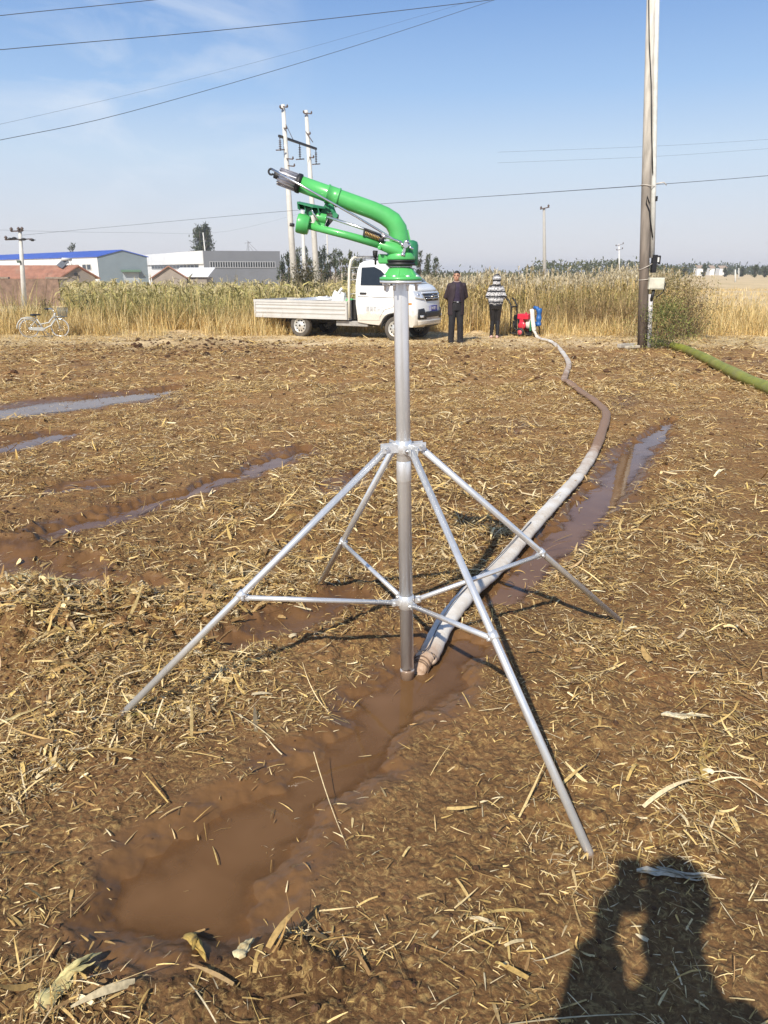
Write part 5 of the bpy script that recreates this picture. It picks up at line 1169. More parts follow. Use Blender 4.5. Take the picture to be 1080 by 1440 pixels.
def wheel(x, s):
    t = MB(); y = s * .69; r = .305
    t.lathe([(.20, -.085), (.27, -.088), (.295, -.075), (r, -.045), (r, .045), (.295, .075), (.27, .088), (.20, .085)], (x, y, r), (0, s, 0), 32)
    w_ = empty('wheel', (0, 0, 0)); w_.parent = trk
    t.build('tyre', m_tyre, w_)
    q = MB(); q.lathe([(.203, .060), (.195, .078), (.185, .074), (.165, .045), (.10, .055), (.075, .075), (.04, .080), (0, .080)], (x, y, r), (0, s, 0), 28)
    rim = q.build('rim', m_rim, w_)
    h = MB()
    for k in range(10):
        a = 2 * math.pi * k / 10; c = V3((x + .135 * math.cos(a), y + s * .058, r + .135 * math.sin(a))); h.cyl(c - V3((0, s * .02, 0)), c + V3((0, s * .004, 0)), .020, n=8)
    h.lathe([(0, .083), (.03, .083), (.032, .076)], (x, y, r), (0, s, 0), 12)
    h.build('rim_holes', m_under, w_)
for x in (0, -wb):
    for s in (-1, 1): wheel(x, s)
# load on the bed
TM = Matrix.Translation((org.x, org.y, TZ)) @ Matrix.Rotation(math.atan2(hd.y, hd.x), 4, 'Z')
def tl(x, y, z): return TM @ V3((x, y, z))
bag = empty('plastic_bag', tl(HB - .45, -.45, bz0 + .05), 0, 'crumpled white plastic bag on the truck bed behind the cab', 'bag')
mb = MB(); bm_ = bmesh.new(); bmesh.ops.create_icosphere(bm_, subdivisions=3, radius=1.0)
for v in bm_.verts:
    p = v.co.copy(); nn = vnoise(np.array([p.x * 2.5 + 7]), np.array([p.y * 2.5 + p.z * 3.1]), 5)[0]
    v.co = V3((p.x * .24, p.y * .22, p.z * .33 + .32)) * (.8 + .4 * nn)
me = bpy.data.meshes.new('bag_body'); bm_.to_mesh(me); bm_.free(); link_mesh('bag_body', me, mat('white_bag', (.78, .78, .76), .5), bag)
MB().tube([(0, 0, .6), (.03, 0, .68), (.08, .02, .72)], [.06, .03, .05], 8).build('knot', mat('white_bag_knot', (.74, .74, .72), .5), bag)
gv = empty('spare_sprinkler_head', tl(HB - .18, -.35, bz0 + .28), R(20), 'green spare sprinkler head lying at the front of the truck bed', 'sprinkler head')
mb = MB(); mb.tube([(-.32, 0, .12), (0, 0, .20), (.16, .02, .14), (.2, .03, 0)], [.05, .06, .065, .06], 12); mb.build('barrel', m_green, gv)
mb = MB(); mb.lathe([(0, -.03), (.11, -.03), (.11, .02), (.06, .05), (0, .05)], (.2, .03, -.03), (0, 0, 1), 18); mb.tube([(-.3, -.1, .02), (.1, -.08, .05)], .03, 8); mb.build('base_flange', m_dgreen, gv)
MB().box((0, 0, -.13), (.55, .4, .2)).build('crate', mat('wood_crate', (.25, .19, .12), .8), gv)
for i in range(4):
    o = empty('steel_pipe', tl(HB - .9 - .06 * i, -.62 + .13 * i, bz1 - .02 + .012 * i), math.atan2(hd.y, hd.x), 'grey steel pipe lying lengthwise on the loaded truck bed', 'pipe', 'pipes on the truck bed')
    MB().tube([(-1.0 + .12 * i, 0, 0), (.55 - .15 * i, .05, .06)], .026, 10).build('tube', m_galv, o); MB().tube([(.5 - .15 * i, .048, .057), (.56 - .15 * i, .05, .061)], .034, 10).build('pipe_end', m_galv, o)
tp_ = empty('tarpaulin', tl((HB + BR) / 2 - .05, .1, bz0 + .05), math.atan2(hd.y, hd.x), 'crumpled grey brown tarpaulin covering the load on the truck bed', 'tarpaulin')
xs = np.linspace(-1.15, 1.0, 34); yy_ = np.linspace(-.62, .62, 20); XX, YY = np.meshgrid(xs, yy_, indexing='ij')
ZZ = (.34 + .16 * (fbm(XX, YY, 2.2, 4, 71) - .5) * 2) * (1 - ((YY) / .64) ** 6) * (1 - (XX / 1.2) ** 8) + .0
ii = (np.arange(33)[:, None] * 20 + np.arange(19)[None]).reshape(-1); me = mesh_np('sheet', np.stack([XX.ravel(), YY.ravel(), ZZ.ravel()], 1), np.stack([ii, ii + 1, ii + 21, ii + 20], 1), smooth=True)
link_mesh('sheet', me, mat('grey_tarp', (.34, .31, .28), .7, var=.2, scale=4), tp_)
MB().tube([(-.3, -.62, .02), (-.25, -.3, .36), (-.2, 0, .44), (-.2, .3, .36), (-.2, .6, .05)], .012, 6).build('rope', m_wire, tp_)
# ------------------------------------------------------------------ people
m_skin = mat('skin', (.50, .27, .175), .55, var=.08, scale=20)
m_hair = mat('black_hair', (.018, .015, .014), .6, var=.3, scale=60, bump=.5, bscale=80)
m_eye = mat('dark_eye', (.02, .015, .012), .2)
def rotz(p, a, c): 
    x, y = p[0] - c[0], p[1] - c[1]; return (c[0] + x * math.cos(a) - y * math.sin(a), c[1] + x * math.sin(a) + y * math.cos(a), p[2])
def hand(mb, wr, d, up, s=1.0):            # wrist point, finger direction, back-of-hand direction
    d = V3(d).normalized(); up = V3(up).normalized(); side = d.cross(up)
    palm = wr + d * .045 * s
    mb.tube([wr, wr + d * .02 * s, palm, wr + d * .085 * s], [.026 * s, .030 * s, .036 * s, .034 * s], 10, flat=None)
    for k, (o, l) in enumerate(((-.030, .062), (-.010, .075), (.010, .070), (.028, .055))):
        b_ = wr + d * .080 * s + side * o * s; j = b_ + d * l * .5 * s - up * .006; mb.tube([b_, j, j + d * l * .4 * s - up * l * .35 * s], [.0095 * s, .009 * s, .0075 * s], 8); mb.ball(j + d * l * .4 * s - up * l * .35 * s, .0075 * s, 8, 6)
    t0 = wr + d * .03 * s - side * .030 * s; t1 = t0 + d * .03 * s - side * .022 * s; mb.tube([t0, t1, t1 + d * .03 * s - up * .01], [.012 * s, .0105 * s, .008 * s], 8)
def head_parts(mb, c, a=0.0, s=1.0, tilt=0):
    """skull, jaw, nose and ears round centre c, face towards -y turned by a"""
    def r(x, y, z): return rotz((c[0] + x * s, c[1] + y * s, c[2] + z * s), a, c)
    RM_ = Matrix.Rotation(a, 4, 'Z')
    mb.ball(r(0, .012, .030), (.076 * s, .094 * s, .092 * s), 16, 12, RM_); mb.ball(r(0, -.022, -.035), (.062 * s, .070 * s, .075 * s), 14, 10, RM_); mb.ball(r(0, -.045, -.085), (.034 * s, .034 * s, .026 * s), 12, 8, RM_)
    mb.tube([r(0, -.082, .030), r(0, -.100, -.010), r(0, -.092, -.024)], [.010 * s, .016 * s, .018 * s], 8); mb.ball(r(0, -.100, -.014), .014 * s, 8, 6)
    for q in (-1, 1):
        mb.ball(r(q * .078, .012, .002), (.012 * s, .020 * s, .032 * s), 8, 6, RM_); mb.ball(r(q * .035, -.072, .030), (.026 * s, .014 * s, .008 * s), 8, 6, RM_)
    mb.ball(r(0, -.082, -.050), (.024 * s, .012 * s, .007 * s), 8, 6, RM_); mb.ball(r(0, -.080, -.062), (.022 * s, .012 * s, .007 * s), 8, 6, RM_)
    return r, RM_
def face(root, r, RM_, s):
    for q in (-1, 1):
        MB().ball(r(q * .032, -.080, .016), (.014 * s, .008 * s, .007 * s), 10, 6, RM_).build('eye', m_eye, root)
        MB().ball(r(q * .034, -.084, .036), (.022 * s, .006 * s, .005 * s), 8, 5, RM_).build('eyebrow', m_hair, root)
    MB().ball(r(0, -.092, -.056), (.020 * s, .004 * s, .004 * s), 8, 5, RM_).build('mouth', mat('lips', (.30, .11, .09), .5), root)
def hair(root, c, a, s, low=-.01):
    mb = MB(); def_r = lambda x, y, z: rotz((c[0] + x * s, c[1] + y * s, c[2] + z * s), a, c)
    mb.ball(def_r(0, .018, .036), (.083 * s, .099 * s, .096 * s), 18, 14, Matrix.Rotation(a, 4, 'Z')); o = mb.build('hair', m_hair, root)
    ca, sa = math.cos(-a), math.sin(-a)
    def cut(p):
        x, y = p.x - c[0], p.y - c[1]; ly = (x * sa + y * ca) / s; lz = (p.z - c[2]) / s
        return lz < low + .075 * max(0, min(1, (-ly + .02) / .06)) or (lz < .055 and ly < -.045)
    remesh(o, .008, 2, cut, .004); return o
# man in the dark open jacket
mp_ = at(640, 483.5); man = empty('person', V3((mp_.x, mp_.y, gz(mp_.x, mp_.y))), R(4), 'man in an open dark purple jacket with hands behind his back beside the truck', 'person')
m_trs = mat('black_trousers', (.013, .012, .015), .8, var=.2, scale=10); m_jkt = mat('dark_purple_jacket', (.026, .015, .021), .75, var=.25, scale=9, bump=.3, bscale=14); m_shirt = mat('navy_shirt', (.026, .016, .040), .8, var=.2, scale=9)
hc_ = (-.012, -.035, 1.575); ha = R(-18)
b_ = MB(); r_h, RMh = head_parts(b_, hc_, ha)
b_.tube([(0, -.0, 1.40), (-.005, -.008, 1.47), (-.01, -.02, 1.53)], [.062, .056, .055], 12)
b_.ell_loft([(0, 0, .86, .15, .10), (0, 0, 1.0, .145, .10), (0, 0, 1.2, .155, .105), (0, 0, 1.34, .17, .10), (0, 0, 1.43, .12, .07)])
sh_ = [(-.165, .0, 1.355), (.165, .0, 1.365)]; el_ = [(-.245, .07, 1.10), (.245, .07, 1.11)]; wr_ = [(-.07, .185, .96), (.06, .20, .93)]
lh = [(-.085, 0, .88), (.085, 0, .88)]; kn = [(-.10, -.02, .48), (.105, -.01, .48)]; an = [(-.105, .02, .08), (.125, .03, .08)]
for q in (0, 1):
    b_.limb([V3(sh_[q]), V3(el_[q]), V3(wr_[q])], [.050, .040, .028]); b_.limb([V3(lh[q]), V3(kn[q]), V3(an[q])], [.085, .055, .038])
    hand(b_, V3(wr_[q]), (1 if q == 0 else -1, .15, -.45), (0, 1, .1))
o = b_.build('body', m_skin, man); remesh(o, .008, 3)
face(man, r_h, RMh, 1); hair(man, hc_, ha, 1.0)
t = MB(); t.ell_loft([(0, 0, .78, .165, .115), (0, 0, .9, .168, .122), (0, 0, 1.02, .158, .115)])
for q in (0, 1):
    k = kn[q]; a_ = an[q]; t.limb([V3(lh[q]), V3(k), V3((a_[0], a_[1] - .01, .10)), V3((a_[0], a_[1] - .015, .04))], [.100, .082, .076, .078])
o = t.build('trousers', m_trs, man); remesh(o, .012, 4)
t = MB(); t.ell_loft([(0, 0, .95, .160, .118), (0, 0, 1.05, .160, .120), (0, -.005, 1.2, .172, .128), (0, 0, 1.34, .185, .12), (0, 0, 1.42, .13, .085), (0, -.005, 1.46, .075, .07)])
o = t.build('shirt', m_shirt, man); remesh(o, .011, 4)
mb = MB(); mb.tube([(-.005 + .072 * math.cos(a), -.010 + .066 * math.sin(a), 1.462 + .014 * math.sin(a)) for a in [k * math.pi / 10 for k in range(20)]], .012, 6, closed=True); mb.build('collar', mat('pale_collar', (.42, .30, .26), .8), man)
mb = MB(); mb.ell_loft([(0, 0, .965, .166, .124), (0, 0, 1.0, .166, .124)], 24); belt = mb.build('belt', m_black, man)
mb = MB(); mb.box((.012, -.128, .983), (.045, .012, .034)); mb.build('buckle', m_chrome, belt)
t = MB(); t.ell_loft([(0, .01, .66, .205, .145), (0, .01, .8, .205, .15), (0, .005, .95, .20, .145), (0, 0, 1.1, .20, .14), (0, 0, 1.3, .195, .135), (0, .005, 1.39, .165, .11), (0, .01, 1.44, .11, .085), (0, .012, 1.475, .085, .075)])
for q in (0, 1): t.limb([V3(sh_[q]), V3(el_[q]), V3(wr_[q]).lerp(V3(el_[q]), .12)], [.070, .060, .050])
def jcut(p):
    w = .035 + .055 * max(0, min(1, (1.42 - p.z) / .5)) + .015 * math.sin(p.z * 9)
    if p.z < .675: return True
    return p.y < -.03 and (-w - .01) < p.x < w + .015
o = t.build('jacket', m_jkt, man); remesh(o, .012, 4, jcut, .010)
for q, yaw in ((0, -.12), (1, .22)):
    a_ = an[q]; mb = MB(); d = V3((math.sin(yaw), -math.cos(yaw), 0)); c = V3((a_[0], a_[1], 0))
    mb.loft([[tuple(c + d * l + V3((-d.y, d.x, 0)) * (w * math.cos(th)) + V3((0, 0, max(.004, h * .5 + h * .5 * math.sin(th))))) for th in [2 * math.pi * k / 14 for k in range(14)]] for l, w, h in ((-.07, .03, .06), (-.05, .042, .085), (0, .045, .085), (.06, .05, .07), (.12, .048, .055), (.165, .03, .04), (.18, .012, .025))]); mb.build('shoe', m_rubber, man)
# woman in the striped hoodie, seen from behind
ms_, nt, b = nodes('striped_knit')
tc = N(nt, 'ShaderNodeTexCoord'); sp3 = N(nt, 'ShaderNodeSeparateXYZ'); nt.links.new(tc.outputs['Object'], sp3.inputs[0])
n_ = N(nt, 'ShaderNodeTexNoise', Scale=16.0, Detail=3.0); nt.links.new(tc.outputs['Object'], n_.inputs['Vector'])
zz = N(nt, 'ShaderNodeMath', operation='MULTIPLY_ADD'); nt.links.new(n_.outputs['Fac'], zz.inputs[0]); zz.inputs[1].default_value = .05; nt.links.new(sp3.outputs['Z'], zz.inputs[2])
fr = N(nt, 'ShaderNodeMath', operation='PINGPONG'); nt.links.new(zz.outputs[0], fr.inputs[0]); fr.inputs[1].default_value = .0675
md_ = N(nt, 'ShaderNodeMath', operation='MULTIPLY'); nt.links.new(fr.outputs[0], md_.inputs[0]); md_.inputs[1].default_value = 14.8
rp = ramp(nt, md_.outputs[0], [(.0, (.012, .012, .015)), (.32, (.012, .012, .015)), (.35, (.66, .65, .66)), (.52, (.66, .65, .66)), (.55, (.10, .10, .11)), (.68, (.13, .13, .14)), (.72, (.66, .65, .66)), (1, (.66, .65, .66))])
wv = N(nt, 'ShaderNodeTexNoise', Scale=42.0, Detail=1.0); nt.links.new(tc.outputs['Object'], wv.inputs['Vector'])
nt.links.new(mixc(nt, ramp(nt, wv.outputs['Fac'], [(.54, 0.0), (.58, .8)]), rp, (.06, .06, .07)), b.inputs['Base Color']); b.inputs['Roughness'].default_value = .95
m_leg = mat('black_leather_leggings', (.016, .015, .017), .33, var=.2, scale=20, bump=.35, bscale=22); m_pink = mat('pale_pink_shoe', (.55, .36, .33), .6)
wp_ = at(695, 476.5); wom = empty('person', V3((wp_.x, wp_.y, gz(wp_.x, wp_.y))), R(172), 'person in a striped hooded sweater and black leggings facing away from the camera', 'person')
hc2 = (0, -.03, 1.49)
b_ = MB(); r_h, RMh = head_parts(b_, hc2, 0, .95)
b_.tube([(0, 0, 1.32), (0, -.01, 1.40), (0, -.02, 1.45)], [.055, .048, .048], 12)
b_.ell_loft([(0, 0, .82, .15, .10), (0, 0, .98, .13, .09), (0, 0, 1.15, .14, .095), (0, 0, 1.27, .15, .09), (0, 0, 1.35, .10, .06)])
sh_ = [(-.135, 0, 1.275), (.135, 0, 1.275)]; el_ = [(-.215, .02, 1.06), (.215, .02, 1.06)]; wr_ = [(-.10, -.17, .97), (.10, -.17, .97)]
lh = [(-.08, 0, .84), (.08, 0, .84)]; kn = [(-.07, -.03, .45), (.06, -.02, .45)]; an = [(-.075, .02, .07), (.085, .0, .07)]
for q in (0, 1):
    b_.limb([V3(sh_[q]), V3(el_[q]), V3(wr_[q])], [.042, .034, .025]); b_.limb([V3(lh[q]), V3(kn[q]), V3(an[q])], [.085, .052, .034]); hand(b_, V3(wr_[q]), (.6 if q == 0 else -.6, -.6, -.1), (0, -.3, 1), .9)
o = b_.build('body', m_skin, wom); remesh(o, .008, 3); face(wom, r_h, RMh, .95); hair(wom, hc2, 0, .95)
t = MB(); t.ell_loft([(0, .01, .74, .155, .12), (0, .015, .84, .172, .135), (0, .0, .96, .145, .11)])
for q in (0, 1): t.limb([V3(lh[q]), V3(kn[q]), V3(an[q])], [.098, .066, .046])
o = t.build('leggings', m_leg, wom); remesh(o, .010, 3)
t = MB(); t.ell_loft([(0, .005, .86, .175, .140), (0, .005, .90, .195, .155), (0, .0, 1.0, .20, .165), (0, 0, 1.15, .195, .155), (0, .005, 1.26, .17, .135), (0, .01, 1.33, .12, .10), (0, .012, 1.39, .09, .09)])
for q in (0, 1): t.limb([V3(sh_[q]), V3(el_[q]), V3(wr_[q])], [.066, .064, .050])
t.ball((0, .02, 1.49), (.112, .125, .135), 18, 14); t.ball((0, .07, 1.39), (.10, .08, .07), 14, 10)
o = t.build('hoodie', ms_, wom); remesh(o, .011, 4, lambda p: p.y < -.075 and p.z > 1.40 and abs(p.x) < .075, .008)
for q, yaw in ((0, -.25), (1, .2)):
    a_ = an[q]; mb = MB(); d = V3((math.sin(yaw), -math.cos(yaw), 0)); c = V3((a_[0], a_[1], 0))
    mb.loft([[tuple(c + d * l + V3((-d.y, d.x, 0)) * (w * math.cos(th)) + V3((0, 0, max(.003, h * .5 + h * .5 * math.sin(th))))) for th in [2 * math.pi * k / 14 for k in range(14)]] for l, w, h in ((-.06, .026, .05), (-.045, .036, .075), (0, .038, .075), (.05, .042, .055), (.10, .040, .045), (.14, .025, .03), (.15, .010, .02))]); mb.build('shoe', m_pink, wom)
# the photographer, just behind the camera: outside the frame, only the shadow is seen
PX, PY = .095, -.17
ph = empty('person', V3((PX, PY, gz(PX, PY))), 0, 'photographer whose dark shadow falls on the mud at the bottom right', 'person'); ph.scale = (1.035, 1.035, 1.035)
hc3 = (.0, .06, 1.60); b_ = MB(); r_h, RMh = head_parts(b_, hc3, R(180)); b_.tube([(0, 0, 1.42), (0, .02, 1.49), (0, .04, 1.54)], [.062, .057, .056], 12)
b_.ell_loft([(0, 0, .86, .16, .11), (0, 0, 1.0, .15, .105), (0, 0, 1.2, .155, .11), (0, 0, 1.32, .14, .105), (0, 0, 1.41, .09, .07)])
sh_ = [(-.135, 0, 1.31), (.14, 0, 1.31)]; el_ = [(-.225, .03, 1.04), (.15, .10, 1.08)]; wr_ = [(-.150, .13, 1.41), (-.02, .13, 1.47)]
lh = [(-.09, 0, .9), (.09, 0, .9)]; kn = [(-.11, .02, .48), (.11, .02, .48)]; an = [(-.12, -.01, .08), (.12, -.01, .08)]
for q in (0, 1):
    b_.limb([V3(sh_[q]), V3(el_[q]), V3(wr_[q])], [.050, .040, .028]); b_.limb([V3(lh[q]), V3(kn[q]), V3(an[q])], [.085, .055, .038]); hand(b_, V3(wr_[q]), (.1 if q == 0 else -.1, .15, 1), (-1 if q == 0 else 1, -.2, 0))
o = b_.build('body', m_skin, ph); remesh(o, .008, 3); face(ph, r_h, RMh, 1); hair(ph, hc3, R(180), 1.0)
t = MB(); t.ell_loft([(0, 0, .8, .175, .125), (0, 0, .92, .175, .125), (0, 0, 1.04, .165, .12)])
for q in (0, 1): t.limb([V3(lh[q]), V3(kn[q]), V3(an[q])], [.105, .080, .07])
o = t.build('trousers', m_trs, ph); remesh(o, .012, 4)
t = MB(); t.ell_loft([(0, 0, .82, .195, .14), (0, 0, 1.0, .175, .13), (0, 0, 1.2, .165, .13), (0, 0, 1.29, .145, .12), (0, 0, 1.38, .10, .09), (0, .005, 1.46, .07, .075)])
for q in (0, 1): t.limb([V3(sh_[q]), V3(el_[q]), V3(wr_[q]).lerp(V3(el_[q]), .15)], [.062, .076, .068])
o = t.build('jacket', mat('dark_grey_jacket', (.05, .05, .055), .8), ph); remesh(o, .012, 4)
for q in (-1, 1):
    mb = MB(); mb.loft([[(q * .12 + w * math.cos(th), l - .01, max(.004, h * .5 + h * .5 * math.sin(th))) for th in [2 * math.pi * k / 14 for k in range(14)]] for l, w, h in ((-.07, .03, .06), (-.05, .042, .085), (0, .045, .085), (.06, .05, .07), (.12, .048, .055), (.165, .03, .04), (.18, .012, .025))]); mb.build('shoe', m_rubber, ph)
pm = Matrix.Rotation(-PITCH, 4, 'X')
fo = empty('mobile_phone', (0, -.012, 1.70), 0, 'dark mobile phone held up in the photographer\'s hands', 'phone')
mb = MB(); mb.box((-.01, 0, -.055), (.076, .008, .158)); mb.xform(pm); mb.build('phone_body', m_black, fo, bevel=.003)
mb = MB(); mb.box((-.01, -.006, -.055), (.070, .002, .150)); mb.xform(pm); mb.build('screen', m_glass, fo)
# ------------------------------------------------------------------ motor pump
q = at(735, 472.5); pmp = empty('motor_pump', V3((q.x, q.y, gz(q.x, q.y))), R(-36), 'red engine water pump on a black wheeled frame with a blue pump body', 'water pump'); pmp.scale = (1.1, 1.1, 1.1)
m_red = mat('red_engine_paint', (.60, .025, .055), .35, var=.12, coat=.3); m_pumpblue = mat('blue_pump_casting', (.02, .12, .38), .45, var=.15); m_wh = mat('off_white_casting', (.62, .60, .54), .5)
for y in (-.16, .16):
    MB().tube([(-.42, y, .90), (-.36, y, .86), (-.28, y, .72), (-.27, y, .45), (-.27, y, .08), (-.2, y, .05), (.34, y, .05)], .020, 10).build('frame_rail', m_black, pmp)
for z in (.70, .10): MB().tube([(-.275, -.16, z), (-.275, .16, z)], .018, 8).build('cross_bar', m_black, pmp)
MB().box((.02, 0, .085), (.62, .34, .02)).build('base_plate', m_black, pmp)
mb = MB(); mb.lathe([(0, -.10), (.10, -.10), (.115, -.07), (.115, .03), (.09, .06), (0, .06)], (-.14, 0, .24), (1, 0, 0), 20); mb.box((-.13, -.02, .44), (.16, .20, .14)); mb.cyl((-.16, -.12, .44), (-.16, .12, .44), .07); mb.box((-.14, 0, .30), (.2, .26, .12)); mb.tube([(-.2, -.1, .35), (-.2, -.14, .2), (-.1, -.14, .15)], .02, 8); mb.build('engine', m_black, pmp, bevel=.008)
mb = MB(); mb.box((.04, 0, .475), (.30, .28, .13)); mb.cyl((.06, 0, .54), (.06, 0, .57), .03); mb.build('fuel_tank', m_red, pmp, bevel=.03)
mb = MB(); mb.box((.0, -.02, .28), (.10, .22, .26)); mb.lathe([(0, -.02), (.10, -.02), (.10, .04), (.05, .06), (0, .06)], (.03, -.12, .26), (0, -1, 0), 18); mb.build('engine_cover', m_red, pmp, bevel=.01)
mb = MB(); mb.lathe([(0, -.06), (.085, -.06), (.10, -.03), (.10, .03), (.085, .06), (0, .06)], (.15, 0, .27), (1, 0, 0), 22); mb.cyl((.15, 0, .30), (.15, 0, .42), .04); mb.build('pump_housing', m_wh, pmp)
mb = MB(); mb.box((.235, 0, .26), (.04, .2, .26)); mb.build('coupling', m_dgreen, pmp, bevel=.01)
mb = MB(); mb.lathe([(0, .0), (.05, .0), (.066, .01), (.066, .05), (.058, .06), (.058, .13), (.066, .14), (.066, .20), (.058, .21), (.058, .30), (.066, .31), (.066, .40), (.05, .42), (0, .42)], (.41, 0, .26), (0, 0, 1), 24); mb.cyl((.22, 0, .30), (.40, 0, .30), .06); mb.build('pump_body', m_pumpblue, pmp)
mb = MB(); mb.tube([(.39, -.02, .60), (.36, -.02, .68), (.27, .0, .69)], .045, 12); mb.build('outlet_elbow', m_pumpblue, pmp)
mb = MB(); mb.tube([(.38, .1, .28), (.40, .1, .06)], .016, 6); mb.tube([(.38, -.1, .28), (.40, -.1, .05)], .016, 6); mb.build('stand_leg', m_black, pmp)
for y in (-.22, .22):
    w = empty('wheel', (0, 0, 0)); w.parent = pmp
    MB().lathe([(.065, -.035), (.095, -.035), (.105, -.02), (.105, .02), (.095, .035), (.065, .035)], (.03, y, .105), (0, 1, 0), 24).build('tyre', m_rubber, w)
    MB().lathe([(0, -.03), (.03, -.03), (.04, -.015), (.066, -.02), (.066, .02), (.04, .015), (.03, .03), (0, .03)], (.03, y, .105), (0, 1, 0), 20).build('rim', mat('pink_red_rim', (.62, .10, .13), .5), w)
# ------------------------------------------------------------------ bicycle
bq = at(64, 475); bike = empty('bicycle', V3((bq.x, bq.y, gz(bq.x, bq.y))), R(26), 'white bicycle with a front basket standing at the left edge of the dry grass', 'bicycle'); bike.scale = (.93, .93, .93)
m_wb = mat('white_bike_paint', (.48, .48, .45), .4, coat=.3); r = .27; RW, FW = V3((-.40, 0, r)), V3((.42, 0, r)); HW_ = V3((.33, 0, .72))
def bwheel(c, rot):
    w = empty('wheel', tuple(c), rot); w.parent = bike
    M = [V3((r * .96 * math.cos(a), 0, r * .96 * math.sin(a))) for a in [2 * math.pi * k / 36 for k in range(36)]]
    MB().tube(M, .013, 8, closed=True).build('tyre', mat('white_tyre', (.46, .43, .37), .8), w)
    MB().tube([p * .93 for p in M], .011, 6, closed=True).build('rim', m_chrome, w)
    sp_ = MB()
    for k in range(20):
        a = 2 * math.pi * k / 20; sp_.tube([V3((.02 * math.cos(a + .8), .02 * (-1) ** k, .02 * math.sin(a + .8))), V3((r * .89 * math.cos(a), 0, r * .89 * math.sin(a)))], .002, 4)
    sp_.cyl((0, -.045, 0), (0, .045, 0), .02, n=10); sp_.build('spokes', m_chrome, w)
bwheel(RW, R(12)); bwheel(FW, R(-26))
bb_ = V3((-.02, 0, .24)); st_ = V3((-.16, 0, .52)); hd_t = V3((.31, 0, .66)); hd_b = V3((.345, 0, .53))
mb = MB(); mb.tube([hd_b, V3((.2, 0, .34)), bb_], .022, 10); mb.tube([hd_t - V3((0, 0, .04)), V3((.15, 0, .42)), V3((-.08, 0, .38))], .017, 8); mb.tube([bb_, st_], .018, 8); mb.tube([hd_b, hd_t], .020, 8)
for y in (-.05, .05): mb.tube([bb_ + V3((0, y * .6, 0)), RW + V3((0, y, 0))], .011, 6); mb.tube([st_, RW + V3((0, y, 0))], .010, 6)
mb.build('frame', m_wb, bike)
mb = MB()
for y in (-.05, .05): mb.tube([V3((.36, y * .7, .50)), V3((.385, y, .4)), FW + V3((0, y, 0))], .012, 6)
mb.tube([V3((.36, -.04, .5)), V3((.345, 0, .53)), V3((.36, .04, .5))], .016, 8); mb.build('fork', m_wb, bike)
MB().tube([FW + V3((math.cos(a) * .31, -.13 * math.cos(a), math.sin(a) * .31)) for a in [R(60 + 10 * k) for k in range(10)]], .018, 6).build('mudguard', m_wb, bike); MB().tube([RW + V3((math.cos(a) * .31, 0, math.sin(a) * .31)) for a in [R(50 + 10 * k) for k in range(14)]], .018, 6).build('mudguard', m_wb, bike)
mb = MB(); mb.tube([hd_t, V3((.29, 0, .78))], .014, 8); mb.tube([V3((.12, -.22, .80)), V3((.25, -.20, .80)), V3((.30, -.06, .78)), V3((.30, .06, .78)), V3((.25, .20, .80)), V3((.12, .22, .80))], .012, 8); hb = mb.build('handlebar', m_chrome, bike)
for s in (-1, 1): MB().tube([V3((.08, s * .225, .80)), V3((.17, s * .212, .80))], .017, 8).build('grip', m_rubber, hb)
mb = MB(); mb.tube([st_, V3((-.19, 0, .62))], .013, 8); mb.build('seat_post', m_chrome, bike)
mb = MB(); mb.ball((-.24, 0, .64), (.10, .085, .035)); mb.ball((-.13, 0, .645), (.10, .04, .025)); o = mb.build('saddle', m_rubber, bike); remesh(o, .01, 3)
mb = MB(); mb.tube([V3((-.58, -.06, .56)), V3((-.22, -.05, .55)), V3((-.22, .05, .55)), V3((-.58, .06, .56))], .009, 6, closed=True); mb.tube([V3((-.5, -.06, .56)), V3((-.42, -.06, .28))], .008, 6); mb.tube([V3((-.5, .06, .56)), V3((-.42, .06, .28))], .008, 6); mb.build('rear_rack', m_wb, bike)
mb = MB(); mb.prism([(-.42, -.062, .30), (-.05, -.062, .30), (.03, -.062, .24), (-.05, -.062, .19), (-.40, -.062, .23)], V3((0, .015, 0))); mb.build('chain_guard', m_wb, bike, bevel=.006)
mb = MB(); mb.cyl(bb_ - V3((0, .06, 0)), bb_ + V3((0, .06, 0)), .025); mb.tube([bb_ + V3((0, -.07, 0)), bb_ + V3((.10, -.08, -.13))], .010, 6); mb.tube([bb_ + V3((0, .07, 0)), bb_ + V3((-.10, .08, .13))], .010, 6); mb.box(bb_ + V3((.10, -.13, -.13)), (.08, .08, .02)); mb.box(bb_ + V3((-.10, .13, .13)), (.08, .08, .02)); mb.build('pedals', m_steel_d, bike)
MB().tube([V3((-.05, .05, .22)), V3((.0, .16, .02)), V3((.06, .18, .0))], .011, 6).build('kickstand', m_steel_d, bike)
mb = MB()
for k in range(9):
    z = .58 + .03 * k; w_ = .12 + .004 * k; l0, l1 = .42, .64 + .005 * k; mb.tube([V3((l0, -w_, z)), V3((l1, -w_, z)), V3((l1, w_, z)), V3((l0, w_, z))], .004 if 0 < k < 8 else .008, 4, closed=True)
for k in range(8):
    t = k / 7
    for s in (-1, 1): mb.tube([V3((.42 + .22 * t, s * .12, .58)), V3((.42 + .26 * t, s * .152, .82))], .003, 4)
    mb.tube([V3((.64, -.12 + .24 * t, .58)), V3((.68, -.15 + .30 * t, .82))], .003, 4); mb.tube([V3((.42, -.12 + .24 * t, .58)), V3((.42, -.15 + .30 * t, .82))], .003, 4)
mb.box((.53, 0, .585), (.22, .24, .006)); mb.build('basket', mat('grey_wire_basket', (.22, .23, .22), .5, .5), bike)
mb = MB(); mb.ball((.34, -.0, .66), .03); mb.build('lamp', m_chrome, bike)
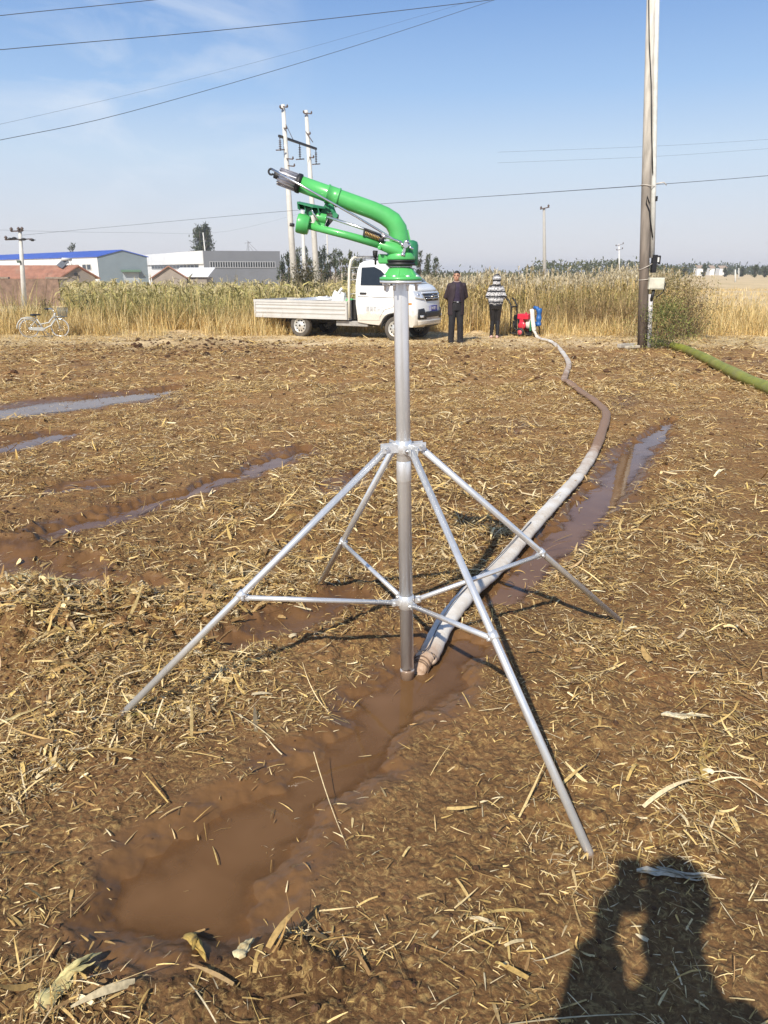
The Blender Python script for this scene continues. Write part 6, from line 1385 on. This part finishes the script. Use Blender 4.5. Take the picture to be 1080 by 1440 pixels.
# ------------------------------------------------------------------ light, sky, camera
AZ, EL = R(22), R(40.5)
sun = bpy.data.lights.new('Sun', 'SUN'); sun.energy = 4.4; sun.angle = R(.53); sun.color = (1, .92, .78)
so = bpy.data.objects.new('sun', sun); COL.objects.link(so)
sd = V3((-math.sin(AZ) * math.cos(EL), -math.cos(AZ) * math.cos(EL), math.sin(EL)))
so.rotation_euler = sd.to_track_quat('Z', 'Y').to_euler(); so.location = sd * 50
w = bpy.data.worlds.new('World'); SC.world = w; w.use_nodes = True; nt = w.node_tree; bg = nt.nodes['Background']
sky = nt.nodes.new('ShaderNodeTexSky'); sky.sky_type = 'NISHITA'; sky.sun_disc = False; sky.sun_elevation = EL; sky.sun_rotation = R(180) + AZ
sky.air_density = 1.0; sky.dust_density = .6; sky.ozone_density = 2.5; sky.altitude = 100
tc = nt.nodes.new('ShaderNodeTexCoord'); mpn = nt.nodes.new('ShaderNodeMapping'); mpn.inputs['Scale'].default_value = (3, 3, 9); nt.links.new(tc.outputs['Generated'], mpn.inputs[0])
cn = N(nt, 'ShaderNodeTexNoise', Scale=1.6, Detail=6.0, Roughness=.55, Distortion=.6); nt.links.new(mpn.outputs[0], cn.inputs['Vector'])
cdir = ray(190, 90).normalized(); dp = N(nt, 'ShaderNodeVectorMath', operation='DOT_PRODUCT'); nt.links.new(tc.outputs['Generated'], dp.inputs[0]); dp.inputs[1].default_value = cdir
blob = ramp(nt, dp.outputs['Value'], [(.980, 0.0), (.999, 1.0)])
cm = ramp(nt, cn.outputs['Fac'], [(.42, 0.0), (.7, .8)])
ml = N(nt, 'ShaderNodeMath', operation='MULTIPLY'); nt.links.new(cm, ml.inputs[0]); nt.links.new(blob, ml.inputs[1])
sxyz = N(nt, 'ShaderNodeSeparateXYZ'); nt.links.new(tc.outputs['Generated'], sxyz.inputs[0])
low = ramp(nt, sxyz.outputs['Z'], [(0.0, (5.6, 5.5, 5.9)), (.05, (5.3, 5.5, 6.1)), (.13, (4.5, 5.5, 6.7)), (.20, (2.8, 4.3, 6.6)), (.30, (1.45, 2.8, 5.6)), (.6, (1.0, 2.1, 4.8))])
base_sky = mixc(nt, ramp(nt, sxyz.outputs['Z'], [(0.0, .9), (.3, .85), (.6, .3)]), sky.outputs[0], low)
nt.links.new(mixc(nt, ml.outputs[0], base_sky, (6.0, 6.5, 7.2)), bg.inputs['Color']); bg.inputs['Strength'].default_value = .10
hz_m = bpy.data.materials.new('haze'); hz_m.use_nodes = True; hn = hz_m.node_tree; hn.nodes.remove(hn.nodes['Principled BSDF'])
pv = hn.nodes.new('ShaderNodeVolumePrincipled'); pv.inputs['Color'].default_value = (.92, .94, 1.0, 1); pv.inputs['Density'].default_value = .0005; pv.inputs['Anisotropy'].default_value = .0
hn.links.new(pv.outputs[0], hn.nodes['Material Output'].inputs['Volume'])
hb_ = MB(); hb_.box((0, 2000, 9.0), (9000, 5000, 26.0)); hzo = hb_.build('haze', hz_m); tag(hzo, kind='stuff')
cam = bpy.data.cameras.new('Camera'); cam.sensor_width = 36; cam.sensor_height = 36; cam.sensor_fit = 'AUTO'; cam.lens = F / 1440 * 36; cam.clip_start = .02; cam.clip_end = 6000
co = bpy.data.objects.new('camera', cam); COL.objects.link(co); co.location = (0, 0, CAMH); co.rotation_euler = (math.pi / 2 - PITCH, 0, 0); SC.camera = co
SC.view_settings.view_transform = 'Standard'; SC.view_settings.look = 'None'; SC.view_settings.exposure = 0.43; SC.view_settings.gamma = 1
SC.cycles.max_bounces = 6; SC.cycles.use_denoising = True
